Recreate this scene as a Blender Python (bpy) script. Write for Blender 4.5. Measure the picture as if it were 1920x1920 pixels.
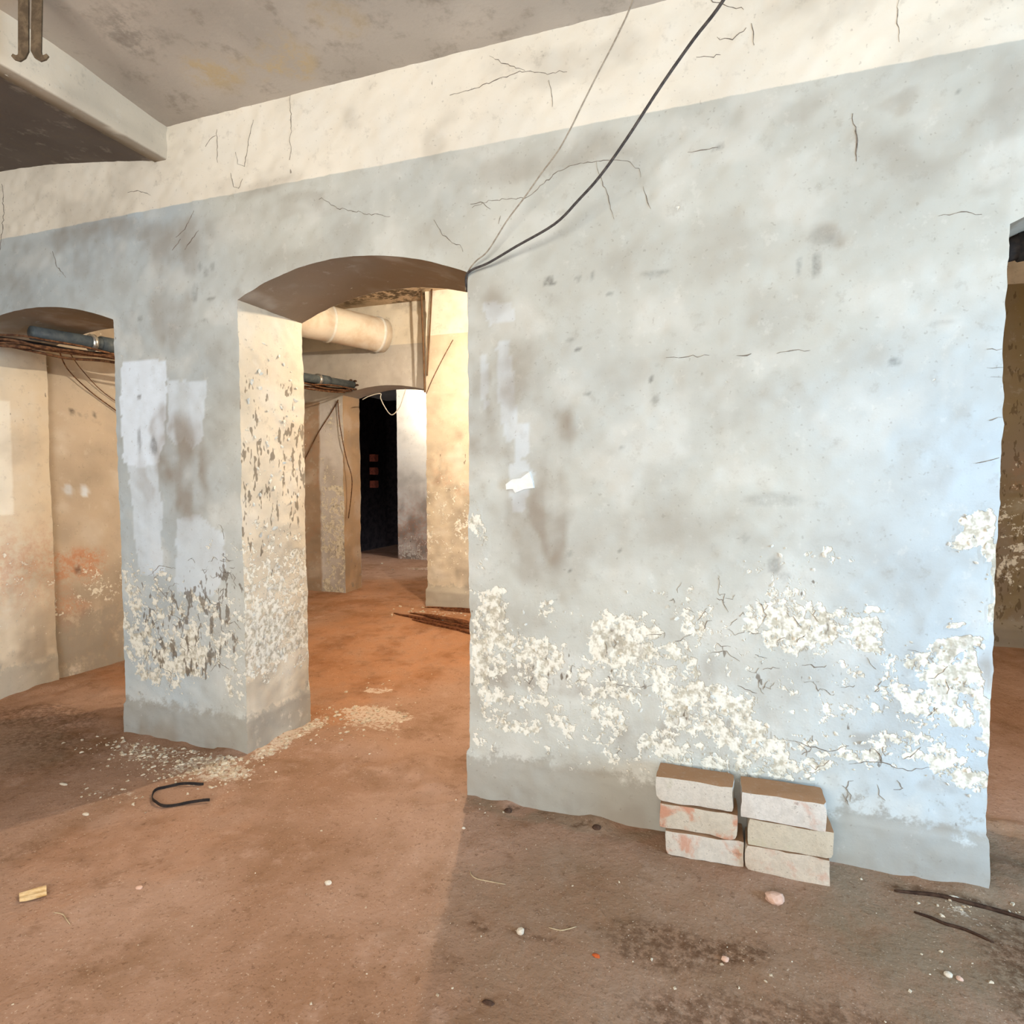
import bpy, math, random
import numpy as np
from mathutils import Vector, Matrix

for o in list(bpy.data.objects):
    bpy.data.objects.remove(o, do_unlink=True)
scene = bpy.context.scene
COL = scene.collection
random.seed(7)
RNG = np.random.default_rng(11)

# ------------------------------------------------------------------ camera
F_PX, YAW, PITCH, ROLL, EYE = 1150.18, 0.336859, 0.0495889, -0.00093, 1.25
cam_d = bpy.data.cameras.new('camera')
cam_d.sensor_width = 36.0
cam_d.lens = F_PX / 1920 * 36.0
cam_d.clip_start = 0.05
cam = bpy.data.objects.new('camera', cam_d)
fw = Vector((-math.sin(YAW) * math.cos(PITCH), math.cos(YAW) * math.cos(PITCH), -math.sin(PITCH)))
r0 = Vector((math.cos(YAW), math.sin(YAW), 0))
u0 = r0.cross(fw)
rr = r0 * math.cos(ROLL) + u0 * math.sin(ROLL)
uu = -r0 * math.sin(ROLL) + u0 * math.cos(ROLL)
M = Matrix.Identity(4)
for i in range(3):
    M[i][0], M[i][1], M[i][2] = rr[i], uu[i], -fw[i]
M[2][3] = EYE
cam.matrix_world = M
COL.objects.link(cam)
scene.camera = cam

# ------------------------------------------------------------------ light
world = bpy.data.worlds.new('world')
scene.world = world
world.use_nodes = True
world.node_tree.nodes['Background'].inputs[0].default_value = (0.62, 0.75, 1.0, 1)
world.node_tree.nodes['Background'].inputs[1].default_value = 1.0


def area(name, loc, target, sx, sy, power, color):
    l = bpy.data.lights.new(name, 'AREA')
    l.shape = 'RECTANGLE'
    l.size, l.size_y, l.energy, l.color = sx, sy, power, color
    o = bpy.data.objects.new(name, l)
    o.location = loc
    o.rotation_euler = (Vector(target) - Vector(loc)).to_track_quat('-Z', 'Y').to_euler()
    COL.objects.link(o)
    return o


def point(name, loc, power, color, radius):
    l = bpy.data.lights.new(name, 'POINT')
    l.energy, l.color, l.shadow_soft_size = power, color, radius
    o = bpy.data.objects.new(name, l)
    o.location = loc
    COL.objects.link(o)
    return o


# daylight through the window in the side wall, and a work lamp behind the photographer
area('window_daylight', (2.95, 0.75, 0.95), (0.6, 1.9, 0.6), 1.2, 1.1, 100, (0.44, 0.72, 1.0))
area('rear_fill_light', (-0.4, -2.85, 1.6), (-0.6, 2.0, 1.5), 2.6, 1.5, 158, (1.0, 0.95, 0.86))  # unseen broad light added behind the camera for even fill
point('work_lamp_light', (-1.5, -1.1, 1.75), 30, (1.0, 0.90, 0.78), 0.10)
# bulbs of the passage and of the room beyond it
LAMP_B = (-1.36, 3.60, 2.40)
LAMP_C = (-3.42, 6.92, 2.40)
point('passage_bulb_light', LAMP_B, 122, (1.0, 0.85, 0.66), 0.02)
point('end_room_bulb_light', LAMP_C, 60, (1.0, 0.93, 0.82), 0.03)

vs = scene.view_settings
vs.view_transform = 'Standard'
vs.look = 'None'
vs.gamma = 1.0
vs.exposure = 0.12
vs.use_curve_mapping = False
scene.cycles.max_bounces = 3
scene.cycles.diffuse_bounces = 2
scene.cycles.glossy_bounces = 1
scene.cycles.use_light_tree = False
scene.cycles.adaptive_threshold = 0.025

# ------------------------------------------------------------------ measured wear of the painted wall (metres: X, Z, radii, strength)
PEEL = [(-0.867,0.74,0.092,0.146,0.75),(-0.714,0.587,0.197,0.123,0.62),(-0.332,0.691,0.135,0.116,0.78),(-0.102,0.719,0.079,0.112,0.6),(-0.163,0.591,0.124,0.114,0.6),(-0.418,0.546,0.182,0.108,0.55),(-0.682,0.374,0.265,0.113,0.5),(-0.417,0.387,0.116,0.109,0.55),(0.185,0.761,0.15,0.106,0.72),(0.358,0.766,0.142,0.073,0.66),(0.199,0.913,0.094,0.079,0.42),(0.322,0.997,0.106,0.043,0.36),(0.447,0.841,0.032,0.024,0.9),(0.664,0.822,0.027,0.021,0.9),(0.713,1.134,0.053,0.054,0.9),(0.667,1.076,0.054,0.042,0.8),(0.723,1.03,0.047,0.054,0.9),(0.74,0.918,0.023,0.096,0.85),(0.678,0.726,0.074,0.046,0.9),(0.624,0.688,0.068,0.036,0.7),(0.667,0.642,0.081,0.04,0.8),(0.591,0.576,0.132,0.063,0.66),(0.731,0.559,0.024,0.18,0.8),(-0.037,0.464,0.17,0.103,0.7),(-0.151,0.306,0.151,0.081,0.6),(0.111,0.354,0.154,0.101,0.66),(0.351,0.389,0.107,0.06,0.55),(0.546,0.408,0.154,0.058,0.62),(0.675,0.352,0.102,0.06,0.66),(0.243,0.301,0.171,0.047,0.6),(0.453,0.577,0.081,0.058,0.55),(-0.043,0.256,0.205,0.057,0.55),(-0.899,1.05,0.036,0.144,0.6),(-0.89,0.549,0.041,0.252,0.7),(-0.925,0.247,0.046,0.129,0.4),(-0.599,0.779,0.121,0.06,0.35),(-0.175,0.826,0.26,0.076,0.28),(-0.376,0.204,0.189,0.06,0.36),(0.524,0.686,0.085,0.051,0.4),(-0.79,0.538,0.129,0.249,0.3),(-0.099,0.513,0.669,0.281,0.33),(0.528,0.534,0.236,0.237,0.34),(-0.376,0.244,0.454,0.099,0.34),(-2.393,0.556,0.377,0.228,0.5),(-2.599,0.409,0.202,0.183,0.62),(-2.364,0.444,0.129,0.115,0.8),(-2.135,0.675,0.121,0.123,0.42),(-2.111,0.455,0.085,0.271,0.5),(-2.73,0.608,0.091,0.289,0.55),(-2.553,0.724,0.199,0.103,0.4),(-2.158,0.943,0.107,0.073,0.3),(0.181,1.009,0.063,0.028,0.5),(0.083,0.996,0.033,0.022,0.5)]
STAIN = [(-0.831,1.818,0.096,0.139,0.5),(-0.736,1.653,0.094,0.216,0.55),(-0.621,1.413,0.1,0.156,0.7),(-0.6,1.137,0.076,0.256,0.75),(-0.886,1.541,0.052,0.321,0.6),(-0.81,1.397,0.127,0.121,0.5),(-0.715,1.196,0.084,0.179,0.35),(-0.714,0.974,0.104,0.121,0.35),(-0.661,0.5,0.244,0.053,0.75),(-0.398,0.498,0.208,0.036,0.8),(-0.189,0.455,0.072,0.114,0.55),(-0.03,0.614,0.068,0.056,0.4),(-0.281,0.317,0.112,0.078,0.4),(-0.117,0.511,0.088,0.094,0.35),(0.538,0.688,0.02,0.067,0.3),(0.734,0.674,0.034,0.082,0.6),(0.635,0.295,0.083,0.03,0.45),(0.457,0.43,0.073,0.031,0.4),(0.045,0.195,0.068,0.037,0.3),(-2.394,2.306,0.187,0.142,0.45),(-2.188,2.397,0.263,0.06,0.4),(-2.652,2.436,0.293,0.063,0.45),(-3.153,2.451,0.327,0.067,0.5),(-1.715,2.409,0.31,0.048,0.35),(-2.436,2.045,0.127,0.193,0.35),(-2.9,2.342,0.209,0.101,0.35),(-3.431,2.353,0.118,0.132,0.3),(-2.396,1.358,0.158,0.197,0.75),(-2.354,1.184,0.127,0.124,0.7),(-2.522,1.509,0.046,0.125,0.5),(-2.633,1.259,0.041,0.152,0.3),(-2.689,1.969,0.054,0.099,0.3),(-0.584,2.421,0.373,0.064,0.3),(0.09,2.431,0.186,0.05,0.35),(0.464,2.406,0.084,0.037,0.4),(0.735,2.284,0.064,0.195,0.35),(0.701,2.14,0.052,0.091,0.3),(0.277,2.011,0.051,0.046,0.45),(0.565,2.255,0.211,0.093,0.22),(-1.963,2.524,0.249,0.036,0.3),(0.022,1.609,0.21,0.105,0.12),(-0.288,1.029,0.251,0.113,0.2),(-0.309,1.33,0.515,0.094,0.08),(-1.95,2.989,0.246,0.066,0.4),(-2.034,2.055,0.046,0.046,0.6)]
CHIP = [(-2.393,0.556,0.377,0.279,0.85),(-2.131,0.798,0.121,0.146,0.8),(-0.1,0.551,0.64,0.206,0.35),(0.183,0.885,0.142,0.106,0.45),(-0.322,0.663,0.149,0.115,0.35),(0.328,0.755,0.135,0.087,0.45),(0.243,0.319,0.14,0.045,0.4),(0.458,0.369,0.174,0.042,0.45),(-0.683,0.569,0.186,0.082,0.4),(-2.554,0.698,0.232,0.154,0.5),(-0.946,0.629,0.018,0.544,0.6),(-0.043,0.256,0.155,0.045,0.35),(0.674,0.385,0.082,0.05,0.3),(0.11,0.845,0.082,0.072,0.4)]
DARK = [(-0.512,1.724,0.009,0.008,0.8),(-0.623,1.985,0.018,0.01,0.7),(-0.617,1.968,0.024,0.007,0.7),(-0.51,1.979,0.01,0.013,0.6),(-0.457,1.979,0.007,0.015,0.45),(-0.244,1.968,0.054,0.009,0.45),(-0.4,1.911,0.008,0.01,0.7),(-0.253,1.605,0.011,0.007,0.8),(-0.241,1.533,0.016,0.016,0.3),(-0.542,1.757,0.014,0.009,0.5),(-0.473,1.568,0.01,0.007,0.5),(-0.042,2.352,0.023,0.007,0.8),(0.203,1.937,0.007,0.03,0.5),(0.259,1.934,0.011,0.046,0.5),(0.628,2.39,0.006,0.006,0.8),(0.485,1.614,0.023,0.007,0.5),(0.482,1.621,0.014,0.008,0.5),(-0.356,1.369,0.011,0.009,0.4),(-0.357,1.007,0.008,0.008,0.7),(0.142,1.188,0.095,0.024,0.3),(-2.559,1.423,0.024,0.05,0.6),(-2.653,1.45,0.014,0.061,0.5),(-2.644,1.652,0.013,0.008,0.8),(-2.226,2.191,0.019,0.023,0.35),(-2.185,2.21,0.015,0.021,0.35),(-2.256,2.218,0.013,0.019,0.4),(-2.29,2.108,0.018,0.047,0.35),(-2.199,2.071,0.028,0.009,0.5),(-2.626,2.018,0.021,0.015,0.4),(-2.236,1.979,0.013,0.01,0.4),(0.277,2.027,0.039,0.03,0.25),(0.621,1.732,0.054,0.006,0.18),(-0.549,0.981,0.008,0.012,0.6),(-0.539,0.918,0.006,0.008,0.7),(0.057,1.058,0.016,0.014,0.3),(0.149,0.972,0.023,0.029,0.5),(0.182,0.938,0.016,0.018,0.4)]
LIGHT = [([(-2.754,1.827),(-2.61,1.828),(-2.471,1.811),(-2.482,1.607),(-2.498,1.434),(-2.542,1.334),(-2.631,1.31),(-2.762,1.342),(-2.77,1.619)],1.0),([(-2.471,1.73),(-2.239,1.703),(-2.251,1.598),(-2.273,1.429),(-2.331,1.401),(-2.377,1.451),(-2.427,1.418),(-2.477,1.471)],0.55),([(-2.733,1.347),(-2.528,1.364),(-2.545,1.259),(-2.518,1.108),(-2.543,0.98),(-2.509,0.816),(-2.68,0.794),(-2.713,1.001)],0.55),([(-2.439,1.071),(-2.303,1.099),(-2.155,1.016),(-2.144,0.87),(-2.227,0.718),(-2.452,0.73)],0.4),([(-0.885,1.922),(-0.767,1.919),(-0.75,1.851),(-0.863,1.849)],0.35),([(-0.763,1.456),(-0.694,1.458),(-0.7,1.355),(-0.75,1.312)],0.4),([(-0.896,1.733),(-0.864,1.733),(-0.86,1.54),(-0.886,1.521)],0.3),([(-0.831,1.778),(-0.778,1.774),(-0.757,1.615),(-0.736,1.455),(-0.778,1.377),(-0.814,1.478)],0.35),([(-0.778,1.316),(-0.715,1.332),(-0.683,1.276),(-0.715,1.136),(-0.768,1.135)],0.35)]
CRACKS = [[(-0.927,2.288),(-0.83,2.301),(-0.715,2.288),(-0.644,2.328),(-0.594,2.363),(-0.545,2.377),(-0.467,2.379),(-0.401,2.375),(-0.336,2.354),(-0.303,2.325),(-0.298,2.297)],[(-0.452,2.371),(-0.437,2.323),(-0.41,2.249),(-0.387,2.166)],[(-0.29,2.264),(-0.275,2.222),(-0.264,2.184)],[(0.346,2.382),(0.355,2.327),(0.359,2.288),(0.36,2.238)],[(-0.203,1.675),(-0.141,1.674),(-0.063,1.674)],[(0.026,1.67),(0.071,1.671)],[(0.144,1.669),(0.199,1.67),(0.246,1.669)],[(-0.141,2.352),(-0.073,2.349),(-0.047,2.351)],[(-1.084,2.256),(-1.045,2.197),(-1.005,2.163),(-0.978,2.148),(-0.965,2.126)],[(-1.013,2.712),(-0.893,2.72),(-0.776,2.734),(-0.735,2.744),(-0.624,2.713),(-0.559,2.703)],[(-0.62,2.688),(-0.612,2.631),(-0.614,2.594)],[(-0.85,2.822),(-0.797,2.782),(-0.715,2.742)],[(0.056,2.722),(0.055,2.696),(0.059,2.652)],[(-0.053,2.701),(-0.008,2.684),(0.037,2.713)],[(0.46,2.688),(0.464,2.623),(0.466,2.569)],[(-0.119,2.657),(-0.044,2.645)],[(-3.194,2.399),(-3.167,2.327),(-3.106,2.261)],[(-3.551,2.785),(-3.544,2.636),(-3.58,2.451)],[(-1.745,2.877),(-1.745,2.751),(-1.752,2.6)],[(-2.136,2.798),(-2.144,2.655)],[(-2.045,2.684),(-2.024,2.626),(-1.995,2.615),(-1.979,2.673),(-1.944,2.8)],[(-2.071,2.595),(-2.055,2.538),(-2.027,2.527),(-2.002,2.562)],[(-2.679,2.606),(-2.604,2.607),(-2.536,2.572)],[(-2.208,2.735),(-2.177,2.759),(-2.146,2.77)],[(-1.608,2.421),(-1.506,2.363),(-1.38,2.329),(-1.271,2.301)],[(-0.927,2.296),(-0.894,2.303),(-0.851,2.269)],[(-0.809,2.24),(-0.819,2.21)],[(0.209,0.393),(0.273,0.379),(0.336,0.374),(0.382,0.397)],[(0.384,0.337),(0.459,0.356),(0.548,0.342),(0.612,0.362)],[(0.468,0.284),(0.476,0.25),(0.495,0.236)],[(0.537,0.725),(0.566,0.721)],[(-0.048,0.659),(0.003,0.669),(0.047,0.64)],[(-0.378,0.514),(-0.283,0.515),(-0.236,0.528)],[(0.048,0.558),(0.107,0.537)],[(-2.489,0.625),(-2.408,0.593),(-2.427,0.515),(-2.362,0.508)],[(-2.682,0.507),(-2.632,0.445),(-2.669,0.376)],[(-2.289,0.739),(-2.243,0.692),(-2.181,0.684)],[(-2.153,0.6),(-2.106,0.616),(-2.071,0.582)],[(-2.567,0.36),(-2.493,0.336),(-2.509,0.262)],[(-2.254,0.366),(-2.205,0.421),(-2.144,0.39)],[(-2.618,0.798),(-2.548,0.852),(-2.448,0.842)],[(0.028,2.769),(-0.13,2.858)],[(0.585,2.042),(0.639,2.045),(0.692,2.031)],[(0.717,1.637),(0.761,1.637)],[(0.725,1.583),(0.761,1.583)],[(0.73,1.555),(0.759,1.555)],[(0.724,1.43),(0.76,1.437)],[(0.698,1.301),(0.756,1.319)],[(-2.392,2.365),(-2.343,2.394),(-2.278,2.468)],[(-2.42,2.309),(-2.367,2.355)],[(-2.346,2.305),(-2.259,2.378)]]
WHITE_PATCH = [(-0.789,1.24),(-0.763,1.258),(-0.729,1.262),(-0.696,1.286),(-0.683,1.25),(-0.679,1.226),(-0.715,1.222),(-0.751,1.208),(-0.761,1.222),(-0.787,1.22)]


# ------------------------------------------------------------------ noise
def _hash(ix, iy, iz, seed):
    h = (ix * 374761393 + iy * 668265263 + iz * 2147483647 + seed * 974634777) & 0xFFFFFFFF
    h = ((h ^ (h >> 13)) * 1274126177) & 0xFFFFFFFF
    h = h ^ (h >> 16)
    return (h & 0xFFFFFF) / float(0xFFFFFF)


def vnoise(P, freq, seed=0):
    Q = np.asarray(P, float) * freq
    I = np.floor(Q).astype(np.int64)
    f = Q - I
    f = f * f * (3 - 2 * f)
    out = 0
    for dx in (0, 1):
        wx = f[:, 0] if dx else 1 - f[:, 0]
        for dy in (0, 1):
            wy = f[:, 1] if dy else 1 - f[:, 1]
            for dz in (0, 1):
                wz = f[:, 2] if dz else 1 - f[:, 2]
                out = out + wx * wy * wz * _hash(I[:, 0] + dx, I[:, 1] + dy, I[:, 2] + dz, seed)
    return out


def fbm(P, freq, seed=0, octv=4):
    a, s, t = 1.0, 0, 0
    for k in range(octv):
        s = s + a * vnoise(P, freq * 2 ** k, seed + k * 17)
        t += a
        a *= 0.5
    return s / t


def sstep(a, b, x):
    t = np.clip((x - a) / (b - a), 0, 1)
    return t * t * (3 - 2 * t)


def ragged(P):
    """uneven hand-laid plaster: the same offset wherever two faces meet"""
    d = np.zeros_like(P)
    for ax in range(3):
        amp = 0.005 if ax < 2 else 0.0
        d[:, ax] = amp * ((fbm(P, 3.0, 5 + ax, 2) - .5) * 2.2 + (vnoise(P, 22.0, 40 + ax) - .5) * 1.3 + (vnoise(P, 60.0, 70 + ax) - .5) * .7)
    return d


def s2l(c):
    return tuple(((v / 255) / 12.92 if v / 255 <= 0.04045 else ((v / 255 + 0.055) / 1.055) ** 2.4) for v in c)


# ------------------------------------------------------------------ shader helpers
class NT:
    def __init__(self, name):
        self.m = bpy.data.materials.new(name)
        self.m.use_nodes = True
        self.t = self.m.node_tree
        self.n = self.t.nodes
        self.b = self.n['Principled BSDF']
        self.tc = self.n.new('ShaderNodeTexCoord')
        self.co = self.tc.outputs['Object']

    def link(self, a, b):
        self.t.links.new(a, b)

    def put(self, v, sock):
        if isinstance(v, (int, float)):
            sock.default_value = v
        elif isinstance(v, tuple):
            sock.default_value = (*v, 1) if len(v) == 3 and len(sock.default_value) == 4 else v
        else:
            self.link(v, sock)

    def noise(self, scale, detail=5, rough=.6, dist=0, co=None, dims=None):
        n = self.n.new('ShaderNodeTexNoise')
        n.inputs['Scale'].default_value = scale
        n.inputs['Detail'].default_value = detail
        n.inputs['Roughness'].default_value = rough
        n.inputs['Distortion'].default_value = dist
        self.link(co or self.co, n.inputs['Vector'])
        return n.outputs['Fac']

    def voro(self, scale, feature='F1', co=None):
        n = self.n.new('ShaderNodeTexVoronoi')
        n.feature = feature
        n.inputs['Scale'].default_value = scale
        self.link(co or self.co, n.inputs['Vector'])
        return n.outputs['Distance']

    def scaled(self, v):
        n = self.n.new('ShaderNodeMapping')
        n.inputs['Scale'].default_value = v
        self.link(self.co, n.inputs['Vector'])
        return n.outputs[0]

    def math(self, op, a, b=0.0, c=None):
        n = self.n.new('ShaderNodeMath')
        n.operation = op
        self.put(a, n.inputs[0])
        self.put(b, n.inputs[1])
        if c is not None:
            self.put(c, n.inputs[2])
        return n.outputs[0]

    def step(self, x, a, b, lo=0.0, hi=1.0):
        n = self.n.new('ShaderNodeMapRange')
        n.interpolation_type = 'SMOOTHSTEP'
        self.put(x, n.inputs[0])
        n.inputs[1].default_value, n.inputs[2].default_value = a, b
        n.inputs[3].default_value, n.inputs[4].default_value = lo, hi
        return n.outputs[0]

    def mix(self, f, a, b, mode='MIX'):
        n = self.n.new('ShaderNodeMix')
        n.data_type = 'RGBA'
        n.blend_type = mode
        self.put(f, n.inputs[0])
        self.put(a, n.inputs[6])
        self.put(b, n.inputs[7])
        return n.outputs[2]

    def attr(self, name):
        n = self.n.new('ShaderNodeAttribute')
        n.attribute_name = name
        s = self.n.new('ShaderNodeSeparateColor')
        self.link(n.outputs['Color'], s.inputs[0])
        return n.outputs['Color'], s.outputs[0], s.outputs[1], s.outputs[2], n.outputs['Alpha']

    def sep(self, v):
        n = self.n.new('ShaderNodeSeparateXYZ')
        self.link(v, n.inputs[0])
        return n.outputs

    def bump(self, h, strength, dist):
        n = self.n.new('ShaderNodeBump')
        n.inputs['Strength'].default_value = strength
        n.inputs['Distance'].default_value = dist
        self.put(h, n.inputs['Height'])
        self.link(n.outputs[0], self.b.inputs['Normal'])

    def done(self, col, rough=.9, spec=.2, metal=0.0):
        self.put(col, self.b.inputs['Base Color'])
        self.put(rough, self.b.inputs['Roughness'])
        self.b.inputs['Specular IOR Level'].default_value = spec
        self.b.inputs['Metallic'].default_value = metal
        return self.m


def gray3(nt, v):
    n = nt.n.new('ShaderNodeCombineColor')
    for i in range(3):
        nt.put(v, n.inputs[i])
    return n.outputs[0]


def mat_plaster():
    nt = NT('old_painted_plaster')
    base, *_ = nt.attr('base')
    _, peel, stain, chip, band = nt.attr('wear')
    _, light, dark, cement, orange = nt.attr('wear2')
    _, n1, n5, streak, _ = nt.attr('grain')
    n2 = nt.noise(15, 4, .74)
    n3 = nt.noise(75, 1, .6)
    n4 = nt.noise(38, 2, .7)
    flk = nt.noise(30, 2, .68, 0, nt.scaled((1.0, 1.0, .42)))
    z = nt.sep(nt.co)[2]
    c0 = nt.math('SUBTRACT', n2, .5)
    # white limewash above the paint line
    zz = nt.math('ADD', z, nt.math('MULTIPLY', c0, .010))
    bf = nt.math('MULTIPLY', nt.step(zz, 2.505, 2.511), band)
    c = nt.mix(bf, base, s2l((238, 230, 214)))
    # unevenness of the paint
    c = nt.mix(1.0, c, gray3(nt, nt.step(n1, .2, .8, .92, 1.08)), 'MULTIPLY')
    c = nt.mix(nt.step(n5, .50, .72, 0, .27), c, s2l((152, 143, 129)))
    c = nt.mix(nt.step(n5, .30, .48, .26, 0), c, s2l((236, 234, 226)))
    c = nt.mix(nt.step(n2, .56, .72, 0, .22), c, s2l((142, 132, 118)))
    c = nt.mix(nt.step(n2, .30, .42, .18, 0), c, s2l((238, 236, 228)))
    c = nt.mix(nt.step(streak, .54, .78, 0, .16), c, s2l((232, 232, 224)))
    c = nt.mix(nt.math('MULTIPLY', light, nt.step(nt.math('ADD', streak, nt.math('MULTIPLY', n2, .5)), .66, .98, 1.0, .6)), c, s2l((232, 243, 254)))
    sf = nt.math('MULTIPLY', stain, nt.step(nt.math('ADD', n5, nt.math('MULTIPLY', streak, .8)), .72, 1.05, .15, .95))
    c = nt.mix(sf, c, s2l((148, 134, 118)))
    c = nt.mix(nt.math('MULTIPLY', orange, nt.step(n2, .38, .62, 0, .75)), c, s2l((206, 142, 104)))
    # bare cement at the foot
    cf = nt.step(nt.math('ADD', cement, nt.math('MULTIPLY', c0, 1.5)), .36, .62, 0, .6)
    c = nt.mix(cf, c, nt.mix(n5, s2l((128, 118, 104)), s2l((182, 178, 168))))
    # flaked layers
    v = nt.math('ADD', nt.math('MULTIPLY', peel, .92), nt.math('ADD', nt.math('MULTIPLY', c0, 1.9), nt.math('MULTIPLY', nt.math('SUBTRACT', n4, .5), .8)))
    pf = nt.step(v, .44, .58)
    pcol = nt.mix(nt.step(n4, .36, .60), s2l((196, 188, 168)), s2l((246, 242, 228)))
    c = nt.mix(nt.math('MULTIPLY', pf, .9), c, pcol)
    vi = nt.math('ADD', peel, nt.math('MULTIPLY', nt.math('SUBTRACT', flk, .5), 2.2))
    c = nt.mix(nt.math('MULTIPLY', nt.step(vi, .86, 1.0), .42), c, s2l((158, 149, 134)))
    # small dark scars
    kf = nt.step(nt.math('ADD', nt.math('MULTIPLY', chip, .25), flk), .775, .82)
    c = nt.mix(nt.math('MULTIPLY', kf, .7), c, s2l((104, 88, 70)))
    c = nt.mix(nt.math('MULTIPLY', dark, nt.step(n2, .3, .6, .25, .9)), c, s2l((86, 82, 78)))
    c = nt.mix(nt.step(n3, .70, .78, 0, .25), c, s2l((120, 108, 94)))
    h = nt.math('ADD', nt.math('MULTIPLY', pf, -.5), nt.math('MULTIPLY', n2, .35))
    h = nt.math('ADD', h, nt.math('MULTIPLY', nt.math('MULTIPLY', n4, peel), 1.2))
    nt.bump(h, .75, .006)
    return nt.done(c, .92, 0.0)


def mat_ceiling():
    nt = NT('stained_ceiling_plaster')
    base, *_ = nt.attr('base')
    _, rust, dark, _, _ = nt.attr('wear')
    n1 = nt.noise(1.6, 2, .65)
    n2 = nt.noise(9, 4, .74)
    n3 = nt.noise(70, 1)
    c = nt.mix(1.0, base, gray3(nt, nt.step(n1, .25, .75, .82, 1.15)), 'MULTIPLY')
    c = nt.mix(nt.step(n2, .50, .72, 0, .42), c, s2l((128, 114, 98)))
    c = nt.mix(nt.step(n2, .28, .45, .3, 0), c, s2l((206, 194, 178)))
    c = nt.mix(nt.math('MULTIPLY', rust, nt.step(n2, .4, .62)), c, s2l((204, 182, 146)))
    c = nt.mix(nt.math('MULTIPLY', dark, nt.step(n2, .42, .55)), c, s2l((70, 58, 48)))
    nt.bump(nt.math('ADD', n2, nt.math('MULTIPLY', n3, .2)), .4, .006)
    return nt.done(c, .95, 0.0)


def mat_floor():
    nt = NT('trodden_earth')
    _, dust, grey, dark, redd = nt.attr('wear')
    n1 = nt.noise(1.3, 1, .6)
    n2 = nt.noise(7, 4, .74)
    n3 = nt.noise(40, 3, .74)
    n4 = nt.noise(130, 1, .6)
    n5 = nt.noise(3.0, 3, .74)
    c = nt.mix(nt.step(n1, .3, .7), s2l((156, 121, 97)), s2l((178, 145, 124)))
    c = nt.mix(nt.step(n5, .45, .75, 0, .55), c, s2l((126, 94, 66)))
    c = nt.mix(nt.step(n2, .50, .70, 0, .55), c, s2l((186, 154, 134)))
    c = nt.mix(nt.step(n2, .30, .44, .45, 0), c, s2l((120, 88, 64)))
    c = nt.mix(nt.step(n4, .28, .36, .4, 0), c, s2l((96, 70, 52)))
    c = nt.mix(nt.math('MULTIPLY', redd, nt.step(n2, .3, .62, .35, 1)), c, s2l((178, 126, 88)))
    c = nt.mix(nt.math('MULTIPLY', redd, nt.step(n5, .45, .65, 0, .6)), c, s2l((128, 84, 56)))
    c = nt.mix(nt.math('MULTIPLY', grey, nt.step(n2, .3, .6, .4, 1)), c, s2l((134, 120, 100)))
    c = nt.mix(nt.math('MULTIPLY', dark, nt.step(n3, .35, .6)), c, s2l((88, 62, 44)))
    c = nt.mix(nt.step(n3, .60, .70, 0, .4), c, s2l((92, 64, 46)))
    df = nt.step(nt.math('ADD', dust, nt.math('MULTIPLY', nt.math('SUBTRACT', n3, .5), 1.4)), .42, .62)
    c = nt.mix(nt.math('MULTIPLY', df, .6), c, s2l((222, 208, 190)))
    c = nt.mix(nt.step(n4, .69, .74, 0, .55), c, s2l((206, 186, 166)))
    h = nt.math('ADD', n2, nt.math('MULTIPLY', n3, .5))
    nt.bump(h, .6, .012)
    return nt.done(c, .95, 0.0)


def mat_plain(name, col, col2=None, scale=20, rough=.7, spec=.3, metal=0.0, bump=.2, bdist=.003):
    nt = NT(name)
    n = nt.noise(scale, 6, .65, .3)
    c = nt.mix(nt.step(n, .38, .66), s2l(col), s2l(col2 or col))
    nt.bump(n, bump, bdist)
    return nt.done(c, rough, spec, metal)


def mat_brick(name, pale, pink, amount, seed):
    nt = NT(name)
    mp = nt.n.new('ShaderNodeMapping')
    mp.inputs['Location'].default_value = (seed * 3.1, seed * 1.7, seed * .9)
    nt.link(nt.co, mp.inputs[0])
    co = mp.outputs[0]
    n1 = nt.noise(11, 5, .6, .4, co)
    n2 = nt.noise(45, 6, .7, .2, co)
    n3 = nt.noise(150, 3, .6, 0, co)
    c = nt.mix(nt.step(n2, .35, .65), s2l(pale), tuple(v * 1.18 for v in s2l(pale)))
    c = nt.mix(nt.step(n1, .62 - amount * .22, .70 - amount * .14, 0, .8), c, s2l(pink))
    c = nt.mix(nt.step(n2, .58, .70, 0, .5), c, s2l((120, 110, 100)))
    geo = nt.n.new('ShaderNodeNewGeometry')
    up = nt.sep(geo.outputs['Normal'])[2]
    c = nt.mix(nt.math('MULTIPLY', nt.step(up, .6, .85), nt.step(n2, .2, .5, .7, 1)), c, s2l((168, 130, 98)))   # settled dust
    c = nt.mix(nt.step(n3, .66, .72, 0, .6), c, s2l((96, 70, 54)))
    nt.bump(nt.math('ADD', n2, nt.math('MULTIPLY', n3, .4)), .55, .004)
    return nt.done(c, .92, .15)


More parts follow.
